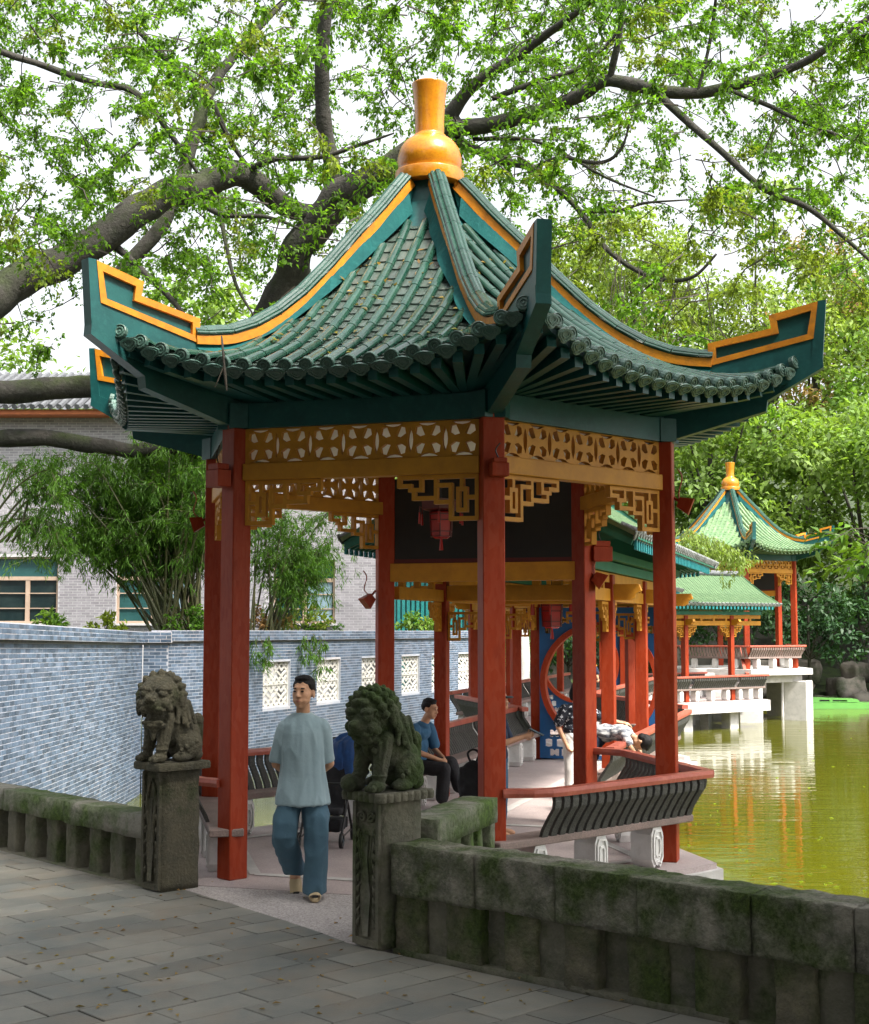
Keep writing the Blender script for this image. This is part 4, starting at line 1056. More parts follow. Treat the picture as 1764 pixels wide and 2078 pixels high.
# ------------------------------------------------------------------ blue-grey brick garden wall
BW, BH, BPX, BPZ = .233, .0575, .246, .0705
SH['brick'] = MB().box((0, 0, 0), (BW, .03, BH)).mesh('brick', MATS['brick'])
def wall(label, p0, p1, ztop, slope, zbot, wins=(), nmax=300, vis_from=0, cap0=0, cap1=0, thick=.3):
    p0, p1 = V(*p0, 0), V(*p1, 0); d = p1 - p0; L = d.length; rz = math.atan2(d.y, d.x)
    t = thing('brick_wall', label, 'wall', p0, rz)
    zt = lambda x: ztop + slope * x
    loops = [[(0, zbot), (L, zbot), (L, zt(L)), (0, zt(0))]]
    for (xa, xb, za, zb) in wins: loops.append([(xa, za + slope * xa), (xb, za + slope * xb), (xb, zb + slope * xb), (xa, zb + slope * xa)])
    MB().ext(loops, thick, Matrix.Translation((0, thick/2, 0))).build('wall_core', MATS['mortar'], t)
    # coping: three courses standing forward
    MB().ext([[(-cap0, zt(-cap0) + .01), (L + cap1, zt(L + cap1) + .01), (L + cap1, zt(L + cap1) + .235), (-cap0, zt(-cap0) + .235)]], thick + .14, Matrix.Translation((0, thick/2, 0))).build('coping', MATS['mortar'], t)
    MB().ext([[(-cap0*.5, zt(-cap0) - .03), (L + cap1*.5, zt(L) - .03), (L + cap1*.5, zt(L) + .01), (-cap0*.5, zt(-cap0) + .01)]], thick + .05, Matrix.Translation((0, thick/2, 0))).build('drip_course', MATS['slate'], t)
    cand = []
    bvs, bfs = grab(SH['brick']); rest = MB()
    rows = int((ztop - .04 - zbot) / BPZ)
    for r_ in range(rows):
        z = ztop - .035 - BPZ * (r_ + .5)
        if z < zbot + .05: continue
        x = (0 if r_ % 2 else -BPX/2)
        while x < L:
            a, b = max(x, 0), min(x + BW, L - .004); x += BPX
            if b - a < .03 or a < vis_from: continue
            pcs = [(a, b)]
            for xa, xb, za, zb in wins:
                if za - .012 < z + BH/2 and zb + .012 > z - BH/2:
                    pcs = [q for (c0, c1) in pcs for q in (((c0, c1),) if (c1 <= xa - .012 or c0 >= xb + .012) else ((c0, min(c1, xa - .012)), (max(c0, xb + .012), c1))) if q[1] - q[0] > .02]
            for c0, c1 in pcs: cand.append(((c0 + c1)/2, c1 - c0, z + slope * (c0 + c1)/2, 0))
    for r_ in range(3):
        x = -cap0 + (0 if r_ % 2 else -BPX/2); z = ztop + .05 + BPZ * r_
        while x < L + cap1:
            a, b = max(x, -cap0), min(x + BW, L + cap1); x += BPX
            if b - a > .03 and a >= vis_from - .3: cand.append(((a + b)/2, b - a, z + slope * (a + b)/2, -.07))
    dist = lambda c: (Vector((p0 + d.normalized() * c[0]).to_3d()) - V(0, 0, 0)).length
    order = sorted(range(len(cand)), key=lambda i: dist(cand[i]) + (abs(cand[i][2]) > 1.2) * 0)
    single = set(order[:nmax])
    sh = Matrix.Identity(4); sh[2][0] = slope
    for i, (x, w, z, y) in enumerate(cand):
        M = Matrix.Translation((x, y - .009 + rng.uniform(-.003, .003) + .015 - .015, z)) @ sh @ Matrix.Diagonal((w / BW, 1, 1, 1))
        M = Matrix.Translation((x, y + .012 + rng.uniform(-.0015, .0015), z)) @ sh @ Matrix.Diagonal((w / BW, 1, 1, 1))
        if i in single: inst('brick', SH['brick'], t, Matrix.Translation((x, y + .012 + rng.uniform(-.0015, .0015), z)) @ Matrix.Diagonal((w / BW, 1, 1, 1)))
        else: rest.add(bvs, bfs, M)
    if rest.v: tag(rest.build('bricks', MATS['brick_stuff'], t), kind='stuff')
    # concrete lattice windows
    for (xa, xb, za, zb) in wins:
        w, h = xb - xa, zb - za; g = thing_part('lattice_window', t, (xa + w/2, .10, za + slope * (xa + w/2)))
        MB().ext([[(-w/2, 0), (w/2, 0), (w/2, h), (-w/2, h)], [(-w/2 + .03, .03), (w/2 - .03, .03), (w/2 - .03, h - .03), (-w/2 + .03, h - .03)]], .09).build('window_frame', MATS['lattice'], g)
        lat = MB(); nc, nr = 5, 2
        cw, ch = (w - .06) / nc, (h - .06) / nr
        for c_ in range(nc + 1):
            for r_ in range(nr):
                x0 = -w/2 + .03 + c_ * cw; z0 = .03 + r_ * ch
                if c_ < nc:
                    up = (c_ % 2 == 0)
                    for (xs, zs) in (((0, 1), (0, .36)), ((0, 1), (.36, 0)), ((0, 1), (.64, 1)), ((0, 1), (1, .64)), ((0, 1), (.36, .64)) if up else ((0, 1), (.64, .36))):
                        lat.beam((x0 + xs[0] * cw, 0, z0 + zs[0] * ch), (x0 + xs[1] * cw, 0, z0 + zs[1] * ch), .06, .030, (0, 1, 0.01))
        for r_ in range(1, nr): lat.box((0, 0, .03 + r_ * ch), (w - .06, .064, .032))
        lat.build('lattice', MATS['lattice'], g)
    return t
def thing_part(name, parent, loc):
    o = bpy.data.objects.new(name, None); COL.objects.link(o); o.parent = parent; o.location = loc; o.empty_display_size = .1; return o
wall('blue-grey brick wall receding at the far left behind the grey lion', (-5.52, 13.0), (-6.05, 29.0), 2.10, -.0165, -1.4, vis_from=3.5, thick=.5, cap1=.07)
wall('short brick return facing the square at the corner of the garden wall', (-6.03, 29.02), (-5.52, 29.02), 1.84, 0, -1.4, thick=.4, cap1=.07)
w2 = V(.36, .93, 0).normalized(); wb = V(-5.52, 29.06, 0); wl_ = 19.8
wins = []
for u in (564, 669, 756, 834, 893, 945):
    k = (u - 882) / 2829 * 1.0
    s = (k * wb.y - wb.x) / (w2.x - k * w2.y); wins.append((s - .70, s + .70, .28, 1.36))
we = wb + w2 * wl_
wall('blue-grey brick wall with white lattice windows behind the walking man', (wb.x, wb.y), (we.x, we.y), 1.87, -.004, -1.4, wins, thick=.35)

# ------------------------------------------------------------------ grey brick building
def building():
    Y0 = 41.0; x0, x1, z0, z1 = -19.0, -1.55, -.5, 8.4
    t = thing('brick_building', 'grey brick two-storey building with tan window frames behind the bamboo', 'building', (-10, Y0, z0))
    o = lambda x: x + 10
    win = [(-12.9, -11.06, 2.27, 4.22), (-9.35, -7.2, 2.27, 4.22), (-4.72, -2.92, 2.27, 4.14)]
    vent = (-10.55, -9.65, 6.3, 6.86)
    loops = [[(o(x0), 0), (o(x1), 0), (o(x1), z1 - z0), (o(x0), z1 - z0)]]
    for a, b, c, d in win + [vent]: loops.append([(o(a), c - z0), (o(b), c - z0), (o(b), d - z0), (o(a), d - z0)])
    MB().ext(loops, .3, Matrix.Translation((0, .15, 0))).build('wall', MATS['mortar_house'], t)
    MB().box((o((x0+x1)/2), 6, (z1-z0)/2), (x1-x0-.1, 11, z1-z0-.1)).build('building_mass', MATS['mortar_house'], t)
    br = MB(); ph, pw = .078, .262; z = 1.9
    r_ = 0
    while z < 8.3:
        x = x0 + (pw/2 if r_ % 2 else 0)
        while x < x1 - .1:
            a, b = x, x + pw - .018; x += pw
            if a < -14.5: continue
            for A, B, C, D in win + [vent]:
                if C - .02 < z + ph and D + .02 > z:
                    if A - .015 > a and A - .015 < b: b = A - .015
                    elif B + .015 > a and B + .015 < b: a = B + .015
                    elif A - .02 < b and B + .02 > a: b = a
            if b - a < .03: continue
            br.add([(o(a), -.008, z - z0), (o(b), -.008, z - z0), (o(b), -.008, z - z0 + ph - .016), (o(a), -.008, z - z0 + ph - .016), (o(a), 0, z - z0), (o(b), 0, z - z0), (o(b), 0, z - z0 + ph - .016), (o(a), 0, z - z0 + ph - .016)], [(0, 1, 2, 3), (0, 4, 5, 1), (1, 5, 6, 2), (2, 6, 7, 3), (3, 7, 4, 0)])
        z += ph; r_ += 1
    tag(br.build('bricks', MATS['brick_house'], t), kind='stuff')
    for i, (a, b, c, d) in enumerate(win):
        w, h = b - a, d - c; g = thing_part('window', t, (o((a + b)/2), .12, c - z0))
        tz = h * .68
        MB().ext([[(-w/2, 0), (w/2, 0), (w/2, h), (-w/2, h)], [(-w/2 + .07, .07), (w/2 - .07, .07), (w/2 - .07, tz - .06), (-w/2 + .07, tz - .06)], [(-w/2 + .05, tz + .05), (w/2 - .05, tz + .05), (w/2 - .05, h - .05), (-w/2 + .05, h - .05)]], .09).build('window_frame', MATS['frame_tan'], g)
        MB().box((0, 0, tz/2), (.12, .07, tz - .02)).build('mullion', MATS['frame_tan'], g)
        for s in (-1, 1):
            MB().box((s * w * .25, .035, tz/2), (w/2 - .12, .01, tz - .12)).build('pane', MATS['glass_dark' if i == 0 else 'glass_teal'], g)
            for k in (1, 2): MB().box((s * w * .25, -.005, tz * k/3), (w/2 - .12, .03, .028)).build('glazing_bar', MATS['frame_tan'], g)
        MB().box((0, .035, (tz + h)/2), (w - .1, .01, h - tz - .1)).build('pane', MATS['glass_teal'], g)
        MB().box((0, -.16, -.03), (w + .1, .16, .06)).build('sill', MATS['mortar_house'], g)
        if i: MB().box((w * .25, .015, tz/2), (w/2 - .2, .006, tz - .14)).build('curtain', MATS['curtain'], g)
    v = thing_part('louvre_vent', t, (o(-10.1), .1, 6.3 - z0))
    MB().box((0, .15, .28), (.9, .02, .56)).build('backing', MATS['black_board'], v)
    for k in range(6): MB().box((0, 0, .05 + k * .09), (.9, .06, .04)).build('louvre', MATS['white'], v)
    # tiled eave with orange soffit
    e = MB(); e.ext([[(-9.6, 8.35 - z0), (8.7, 8.35 - z0), (8.7, 8.5 - z0), (-9.6, 8.5 - z0)]], 1.4); e.build('eave', MATS['orange_tile'], t)
    s = MB(); x = -9.5
    while x < 8.7: s.tube([(x, -.85, 8.55 - z0), (x, 3.5, 10.3 - z0)], .085, 6); x += .26
    s.add([(-9.6, -.8, 8.5 - z0), (8.7, -.8, 8.5 - z0), (8.7, 4, 10.4 - z0), (-9.6, 4, 10.4 - z0)], [(0, 1, 2, 3)])
    tag(s.build('roof_tiles', MATS['slate'], t), kind='stuff')
building()
td = thing('corrugated_shed', 'teal corrugated shed front glimpsed above the lattice-window wall', 'shed', (-.6, 47, -.4))
s = MB(); x = -1.4
while x < 2.2: s.box((x, -.02, 2.2), (.10, .05, 4.4)); x += .16
s.build('corrugation', MATS['teal_door'], td); MB().box((.4, .2, 2.2), (3.8, .3, 4.5)).build('shed_wall', MATS['teal_door'], td)
MB().box((.4, -.05, 4.45), (4.0, .5, .12)).build('shed_roof', MATS['slate'], td)
# embankment rocks on the far right shore, and a boat
for i in range(46):
    x = 11.5 + i * .62 + rng.uniform(-.2, .2); tier = i % 3; s = rng.uniform(.7, 1.3)
    o = rough_block('bank_rock', (1.3 * s, 1.1 * s, .85 * s), i * 1.9, .16, 'rock', None, Matrix.Translation((x, 60.9 - max(0, x - 16) * .25 + tier * .5 + rng.uniform(-.2, .2), -1.2 + tier * .68)) @ Matrix.Rotation(rng.uniform(0, 6), 4, 'Z'), 6, 1.4, .1)
    tag(o, 'tan and grey rock in the rough stone bank at the right shore', 'rock', 'rocks of the far bank')
# ------------------------------------------------------------------ vegetation
def rand_unit(n):
    v = nrg.normal(size=(n, 3)); return v / np.linalg.norm(v, axis=1)[:, None]
def leaf_mesh(name, P, D, Nn, ln, wd, m, fold=.25):
    """P base points, D leaf directions, Nn approx normals, ln/wd arrays -> kite leaves (two quads folded would double the count; one kite each)"""
    S = np.cross(D, Nn); S /= (np.linalg.norm(S, axis=1)[:, None] + 1e-9); U = np.cross(S, D)
    ln = np.asarray(ln)[:, None]; wd = np.asarray(wd)[:, None]
    a = P; b = P + D * ln * .42 + S * wd * .5 + U * wd * fold; c = P + D * ln - U * wd * .25; d = P + D * ln * .42 - S * wd * .5 + U * wd * fold
    n = len(P); V_ = np.stack([a, b, c, d], 1).reshape(-1, 3); Q = np.arange(n * 4).reshape(-1, 4)
    return np_mesh(name, V_, Q, m)
def norm(a): return a / (np.linalg.norm(a, axis=1)[:, None] + 1e-9)
class Leaves:
    def __init__(s): s.P = []; s.D = []; s.N = []; s.L = []; s.W = []
    def twig(s, p0, p1, n, ln, wd, spread=.9, droop=.35):
        t = nrg.uniform(.05, 1.05, n)[:, None]; p0 = np.array(p0); p1 = np.array(p1); ax = p1 - p0; ax = ax / (np.linalg.norm(ax) + 1e-9)
        P = p0 + (p1 - p0) * t + nrg.normal(scale=.03, size=(n, 3))
        D = norm(ax * .6 + rand_unit(n) * spread + np.array([0, 0, -droop])); N = norm(rand_unit(n) * .8 + np.array([0, 0, 1.0]))
        s.put(P, D, N, ln * nrg.uniform(.65, 1.2, n), wd * nrg.uniform(.7, 1.2, n))
    def put(s, P, D, N, L, W): s.P.append(P); s.D.append(D); s.N.append(N); s.L.append(L); s.W.append(W)
    def mesh(s, name, m): return leaf_mesh(name, np.concatenate(s.P), np.concatenate(s.D), np.concatenate(s.N), np.concatenate(s.L), np.concatenate(s.W), m)

def limb(pts, parent, name='limb', m='bark', n=10):
    """pts: (u, v, Y, width in photo units)"""
    P = [at(u, v, Y) for u, v, Y, w in pts]; W = [w / FOC * Y / 2 * .86 for u, v, Y, w in pts]
    path = catmull(P, 6); rad = []
    for i in range(len(W) - 1): rad += [lerp(W[i], W[i+1], k/6) for k in range(6)]
    rad.append(W[-1]); mb = MB(); 
    path = [p + V(noise.noise(p * 1.3), noise.noise(p * 1.3 + V(5, 0, 0)), noise.noise(p * 1.3 + V(0, 9, 0))) * r * .35 for p, r in zip(path, rad)]
    mb.tube(path, rad, n)
    # knobbly surface
    vs = []
    for i, v in enumerate(mb.v):
        p = Vector(v); c = path[min(i // n, len(path) - 1)]; d = p - c
        vs.append(tuple(c + d * (1 + .16 * noise.fractal(p * 2.2, 1, 2, 3))))
    mb.v = vs
    return mb.build(name, MATS[m], parent, True), path
bt = thing('banyan_tree', 'large spreading tree with thick dark limbs arching behind the big pavilion', 'tree', (-4.85, 32.6, -.4))
bt_off = Matrix.Translation((4.85, -32.6, .4))
LIMBS = [
 ('trunk', [(462, 1330, 32.6, 100), (460, 1150, 32.6, 92), (462, 950, 32.3, 90), (490, 790, 31.5, 88), (570, 600, 30.5, 84), (615, 505, 30, 80), (688, 405, 29.5, 82), (800, 335, 29, 62), (905, 258, 28.5, 56), (930, 235, 28.4, 30)]),
 ('limb', [(680, 420, 29.6, 44), (672, 330, 29.4, 40), (652, 210, 29, 37), (656, 80, 28.5, 34), (668, -60, 28, 28)]),
 ('limb', [(900, 262, 28.5, 44), (955, 178, 28, 30), (1040, 120, 27.5, 26), (1105, 72, 27, 21), (1190, 10, 26, 15), (1260, -60, 25, 10)]),
 ('limb', [(890, 268, 28.5, 46), (1000, 250, 28, 38), (1100, 225, 27.5, 36), (1180, 190, 27, 34), (1240, 160, 26.6, 33), (1350, 186, 26.2, 30), (1430, 188, 26, 27), (1520, 165, 25.6, 25), (1620, 132, 25, 21), (1700, 82, 24.5, 17), (1800, 10, 24, 12)]),
 ('limb', [(925, 285, 28.5, 26), (1010, 322, 28, 19), (1080, 340, 27.6, 18), (1132, 382, 27.3, 16), (1180, 432, 27, 15), (1232, 505, 26.8, 13), (1300, 552, 26.5, 12), (1360, 568, 26.3, 11), (1410, 560, 26, 9), (1455, 515, 25.8, 5)]),
 ('limb', [(1325, 182, 26.3, 22), (1400, 250, 25.8, 18), (1480, 322, 25.4, 17), (1560, 388, 25, 15), (1640, 422, 24.7, 13), (1710, 478, 24.4, 11), (1800, 560, 24, 7)]),
 ('limb', [(1175, 428, 27, 9), (1250, 428, 26.7, 9), (1310, 412, 26.5, 7), (1400, 405, 26.3, 3)]),
 ('limb', [(1085, 340, 27.6, 12), (1140, 320, 27.3, 11), (1220, 330, 27, 10), (1262, 300, 26.8, 7), (1280, 240, 26.6, 3)]),
 ('limb', [(960, 282, 28.4, 10), (1080, 285, 28, 9), (1160, 320, 27.7, 8), (1230, 360, 27.4, 7), (1330, 400, 27, 4)]),
 ('limb', [(1238, 165, 26.6, 20), (1250, 110, 26.3, 17), (1262, 40, 26, 14), (1275, -60, 25.5, 9)]),
 ('limb', [(1000, 200, 27.8, 14), (1090, 165, 27.5, 14), (1170, 140, 27.2, 11), (1240, 80, 27, 7), (1300, 0, 26.5, 4)]),
 ('limb', [(1470, 178, 25.8, 10), (1560, 215, 25.4, 11), (1650, 255, 25, 9), (1780, 300, 24.5, 6)]),
 ('limb', [(1415, 190, 26, 8), (1440, 90, 25.8, 9), (1450, 20, 25.5, 8), (1460, -60, 25, 5)]),
 ('limb', [(-60, 640, 27, 95), (72, 558, 27.5, 88), (200, 482, 28, 80), (330, 402, 28.4, 74), (410, 368, 28.8, 70), (480, 352, 29, 60), (530, 375, 29.3, 58), (578, 415, 29.6, 50), (640, 432, 29.8, 44), (690, 412, 29.6, 36)]),
 ('limb', [(180, 620, 29.5, 30), (330, 455, 30, 36), (395, 270, 30.5, 34), (440, 160, 31, 28), (520, 60, 31.5, 18), (600, -20, 32, 10)]),
 ('limb', [(-30, 95, 27, 17), (72, 128, 27.2, 17), (180, 165, 27.4, 16), (262, 180, 27.6, 16), (310, 225, 27.8, 15), (360, 290, 28, 12), (400, 350, 28.3, 8)]),
 ('limb', [(280, 60, 28, 16), (350, 130, 28, 17), (420, 190, 28.2, 14), (470, 290, 28.6, 12), (510, 345, 29, 9)]),
 ('limb', [(500, 345, 29, 16), (560, 322, 28.6, 15), (650, 318, 28.2, 12), (740, 290, 28, 8), (800, 270, 27.8, 4)]),
 ('limb', [(400, 400, 28.7, 16), (448, 435, 28.5, 14), (540, 440, 28.2, 10), (620, 470, 28, 5)]),
 ('limb', [(448, 435, 28.5, 11), (460, 500, 28.2, 10), (478, 575, 28, 9), (515, 640, 27.8, 4)]),
 ('limb', [(235, 500, 28.2, 20), (300, 560, 28, 16), (350, 610, 27.8, 13), (395, 665, 27.6, 8)]),
 ('limb', [(-60, 800, 30.5, 60), (72, 792, 30.8, 56), (200, 780, 31.2, 54), (330, 770, 31.6, 54), (475, 800, 32, 56)]),
 ('limb', [(-60, 893, 31, 44), (72, 890, 31.2, 42), (200, 905, 31.5, 38), (270, 912, 31.8, 34), (380, 910, 32, 38), (462, 960, 32.4, 40)]),
]
limb_paths = []
for nm, pts in LIMBS:
    o, path = limb(pts, bt, nm); o.matrix_local = bt_off; limb_paths.append(path)
gaps = [(1330, 380, 150, 80, .30), (1545, 330, 110, 80, .30), (115, 130, 70, 50, .3), (1010, 430, 90, 55, .35), (600, 290, 45, 60, .4), (980, 120, 40, 50, .45), (1440, 250, 80, 60, .5), (760, 260, 60, 50, .5), (300, 300, 60, 40, .55), (1560, 440, 70, 60, .12), (230, 640, 90, 70, .5), (560, 520, 60, 60, .7)]
def dens(u, v):
    d = .95
    for gx, gy, a, b, k in gaps:
        e = ((u - gx)/a)**2 + ((v - gy)/b)**2
        if e < 1: d = min(d, k + (.95 - k) * e * e)
    if v > 470: d *= max(0, 1 - (v - 470) / (260 if u < 470 else 190))
    if u > 1100 and 380 < v < 700: d = max(d, .55 if u < 1480 else .15)
    if 470 < u < 900 and v > 420: d *= .5
    if u < 150 and v > 640: d = max(d, .35)
    return d
crown = Leaves(); crown_y = Leaves(); twigs = MB()
cnt = 0
def spray(p, d, L, nt, nl, lv, ln=.10, wd=.05):
    pts = [p]; dd = Vector(d).normalized()
    for i in range(4):
        dd = (dd + V(rng.gauss(0, .25), rng.gauss(0, .25), rng.gauss(-.12, .18))).normalized(); pts.append(pts[-1] + dd * L/4)
    twigs.tube(pts, [.016, .013, .010, .007, .003], 4, False)
    for k in range(nt):
        f = rng.uniform(.25, 1) * 4; i = min(3, int(f)); b = pts[i].lerp(pts[i+1], f - i)
        td = (dd * .5 + V(rng.gauss(0, .7), rng.gauss(0, .7), rng.gauss(-.2, .5))).normalized(); e = b + td * rng.uniform(.22, .55)
        twigs.tube([b, e], [.005, .002], 3, False)
        lv.twig(b, e, nl, ln, wd)
while cnt < 1000:
    u, v = rng.uniform(-160, 1920), rng.uniform(-140, 720)
    if rng.random() > dens(u, v): continue
    Y = rng.uniform(29.5, 36) if rng.random() < .68 else rng.uniform(21, 28); p = at(u, v, Y)
    lv = crown_y if (u > 1080 and v > 430 and rng.random() < .75) or rng.random() < .12 else crown
    spray(p, (rng.gauss(0, 1), rng.gauss(0, 1), rng.gauss(-.1, .4)), rng.uniform(.8, 1.7), 9, 17, lv, .118 if v < 430 else .10, .060); cnt += 1
for path in limb_paths[1:]:      # sprays growing off the limbs
    for i in range(3, len(path), 5):
        if rng.random() < .6:
            p = path[i]; pr = p
            spray(p, (rng.gauss(0, 1), rng.gauss(0, 1), rng.gauss(.1, .6)), rng.uniform(.8, 1.4), 5, 12, crown)
for o in (inst('crown', crown.mesh('crown', MATS['leaf']), bt), inst('crown', crown_y.mesh('crown', MATS['leaf_yellow']), bt), twigs.build('twigs', MATS['twig'], bt)): o.matrix_local = bt_off
# hanging bare twigs on the right
hang = MB()
for (u, v, L) in ((1255, 500, 220), (1262, 560, 200), (1370, 570, 190), (1430, 560, 170), (1340, 565, 130), (1300, 540, 160), (1230, 480, 120), (1400, 560, 110), (1180, 440, 90)):
    for k in range(3):
        pts = [at(u + rng.uniform(-14, 14), v, 26.3)]; du = rng.uniform(-40, 40)
        for i in range(1, 6): pts.append(at(u + du * i/5 + rng.uniform(-7, 7), v + L * i/5 * rng.uniform(.9, 1.05), 26.3 - .05 * i))
        hang.tube(pts, [.012, .011, .009, .007, .005, .002], 4, False)
hang.build('hanging_twigs', MATS['twig'], bt).matrix_local = bt_off

def clump_tree(label, x, y, z, H, cr, n, m, name='bank_tree', ls=.34, trunk=.25, lean=0, group='trees beyond the water', cat='tree', lobes=9, flat=.75, cl=.75):
    t = thing(name, label, cat, (x, y, z), 0, group)
    r_ = random.Random(int(x * 91 + y * 17) & 0xffff)
    lob_ = [(0, 0, H * .70, cr * .65)] + [(cr * r_.uniform(.35, .8) * math.cos(a), cr * r_.uniform(.35, .8) * math.sin(a), H * r_.uniform(.42, .95), cr * r_.uniform(.30, .52)) for a in [2 * math.pi * i / lobes + r_.uniform(-.4, .4) for i in range(lobes)]]
    tr = MB(); tr.tube(catmull([(0, 0, -.3), (lean * .3, 0, H * .25), (lean, .1, H * .5), (lean * 1.2, 0, H * .8)], 4), [trunk * (1 - .05 * i) for i in range(13)], 8)
    for (lx, ly, lz, lr) in lob_[1:]:
        tr.tube(catmull([(lean * .5, 0, H * .3), (lx * .4 + lean * .3, ly * .4, lz * .7), (lx, ly, lz)], 4), [trunk * .45 * (1 - .1 * i) for i in range(9)], 5)
    tr.build('trunk', MATS['bark_far'], t, True)
    lv = Leaves(); tot = sum(l[3]**2 for l in lob_)
    for (lx, ly, lz, lr) in lob_:
        k = int(n * lr * lr / tot); nc = max(4, int(k / 22))
        c = rand_unit(nc) * lr * (nrg.uniform(.45, 1.0, nc)[:, None] ** .5) * np.array([1, 1, flat]) + np.array([lx + lean, ly, lz])
        idx = nrg.integers(0, nc, k); off = nrg.normal(scale=lr * .11 + ls * .35, size=(k, 3)) * np.array([1, 1, .6])
        P = c[idx] + off; out = norm(P - np.array([lx + lean, ly, lz - lr * .3]))
        D = norm(out * .5 + rand_unit(k) * .8 + np.array([0, 0, -.25])); N = norm(out * .6 + np.array([0, 0, .7]) + rand_unit(k) * .6)
        lv.put(P, D, N, ls * nrg.uniform(.6, 1.25, k), ls * .55 * nrg.uniform(.6, 1.2, k))
    inst('crown', lv.mesh('crown', MATS[m]), t)
    return t
BT = [  # x, y, z, H, crown radius, leaves, material
 (13.5, 66, 0, 13, 5.0, 7500, 'leaf_far', 'bluish green tree directly behind the far pavilion'),
 (19.5, 64, 0, 14, 5.5, 7500, 'leaf_far', 'broad green tree at the right edge behind the far pavilion'),
 (24.5, 72, 2, 20, 6.0, 7500, 'leaf_far', 'tall tree rising at the right edge of the picture'),
 (17.5, 76, 3, 22, 6.5, 9000, 'leaf_lime', 'pale lime tree above the right roof corner'),
 (11.5, 74, 3, 21, 6.4, 9500, 'leaf_lime', 'yellow-green tree above the roof between front and right corners'),
 (6.0, 76, 3, 21, 6.4, 9500, 'leaf_lime', 'yellow-green tree behind the roof peak to the right'),
 (22.5, 84, 5, 22, 5.5, 5500, 'leaf_orange', 'tree with rusty orange leaves at the upper right'),
 (27.5, 82, 5, 21, 6.0, 6000, 'leaf_far', 'tree behind the orange one at the far upper right'),
 (8.0, 66, 0, 9, 4.0, 3600, 'leaf_far', 'green tree behind the corridor roof'),
 (1.5, 64, 0, 9, 4.0, 3600, 'leaf_far', 'green tree seen through the pavilion between the columns'),
 (-3.5, 66, 0, 18, 5.6, 7000, 'leaf_lime', 'light green tree rising behind the brick building'),
 (-10.5, 62, 0, 17, 5.6, 7000, 'leaf_far', 'green tree behind the left end of the brick building'),
 (-17, 60, 0, 15, 5.4, 5000, 'leaf_far', 'green tree at the left edge beyond the building'),
 (16.2, 65.0, 0, 10, 4.0, 5000, 'leaf_far', 'low green tree right behind the far pavilion roof'),
 (22.5, 62.5, 0, 9.5, 4.0, 4500, 'leaf_far', 'low green tree above the rocks at the right edge'),
 (29, 66, 0, 13, 5.0, 3000, 'leaf_far', 'green tree on the bank just beyond the right edge'),
]
for i, (x, y, z, H, cr, n, m, lab) in enumerate(BT): clump_tree(lab, x, y, z, H, cr, n, m, lean=rng.uniform(-.8, .8), trunk=.3, ls=.40)
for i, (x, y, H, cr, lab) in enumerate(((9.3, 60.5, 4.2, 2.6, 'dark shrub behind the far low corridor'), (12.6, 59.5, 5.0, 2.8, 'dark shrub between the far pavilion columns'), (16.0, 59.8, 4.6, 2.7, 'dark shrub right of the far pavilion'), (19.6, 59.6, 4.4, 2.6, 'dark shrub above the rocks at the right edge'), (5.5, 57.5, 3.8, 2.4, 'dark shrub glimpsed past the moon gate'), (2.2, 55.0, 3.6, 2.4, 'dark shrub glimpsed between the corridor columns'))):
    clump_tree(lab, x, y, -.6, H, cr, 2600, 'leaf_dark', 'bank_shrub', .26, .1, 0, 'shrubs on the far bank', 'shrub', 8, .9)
clump_tree('bright green shrub beside a pale trunk, seen left of the moon gate', 3.3, 50.5, -.4, 3.0, 1.5, 1500, 'bush_leaf', 'bank_shrub', .16, .07, 0, 'shrubs on the far bank', 'shrub')
pt_ = thing('pale_trunk', 'pale grey tree trunk standing beyond the corridor rail', 'tree', (3.05, 49.2, -.5)); MB().tube(catmull([(0, 0, 0), (.05, 0, 1.6), (-.02, .05, 3.2), (.05, 0, 5.5)], 4), [.26] * 13, 10).build('trunk', MATS['concrete'], pt_, True)
rk = tag(rough_block('rock_face', (16, 2.5, 5.0), 4.4, .9, 'rock_dark', None, Matrix.Translation((13.0, 66.0, 1.0)), 26, .5, .3), 'dark mossy rock face behind the far pavilion', 'rock')

# bamboo behind the garden wall
bb = thing('bamboo_clump', 'dense green bamboo clump leaning out behind the brick wall', 'bamboo', (-5.9, 32.6, -.4)); boff = Matrix.Translation((5.9, -32.6, .4))
cul = MB(); bl = Leaves()
def bamboo_culm(b, tip, bend, nl):
    b, tip = Vector(b), Vector(tip); m1 = b.lerp(tip, .55) + V(0, 0, bend); path = catmull([b, m1, tip, tip + (tip - m1) * .35 + V(0, 0, -.45)], 7)
    cul.tube(path, [.030 * (1 - .9 * i / len(path)) + .004 for i in range(len(path))], 5, False)
    for k in range(nl):
        i = int(len(path) * rng.uniform(.35, 1.0)) ; i = min(i, len(path) - 1); p = path[i]
        q = p + V(rng.gauss(0, .35), rng.gauss(0, .35), rng.gauss(-.05, .25))
        cul.tube([p, q], [.004, .002], 3, False)
        bl.twig(p, q, 10, .20, .032, .8, .75); bl.twig(q, q + V(rng.gauss(0, .16), rng.gauss(0, .16), -.18), 8, .19, .026, .9, .8)
for i in range(92):
    bu = rng.uniform(325, 415); tu = rng.choice([rng.uniform(60, 430), rng.uniform(180, 430), rng.uniform(300, 440)]); tv = 930 + abs(tu - 350) * .25 * rng.uniform(.2, 1.4) + rng.uniform(-15, 130)
    Yb = rng.uniform(31.6, 33.4); bamboo_culm(at(bu, 1330, Yb), at(tu, tv, Yb + rng.uniform(-1.2, 1.2)), rng.uniform(.0, .5), 30)
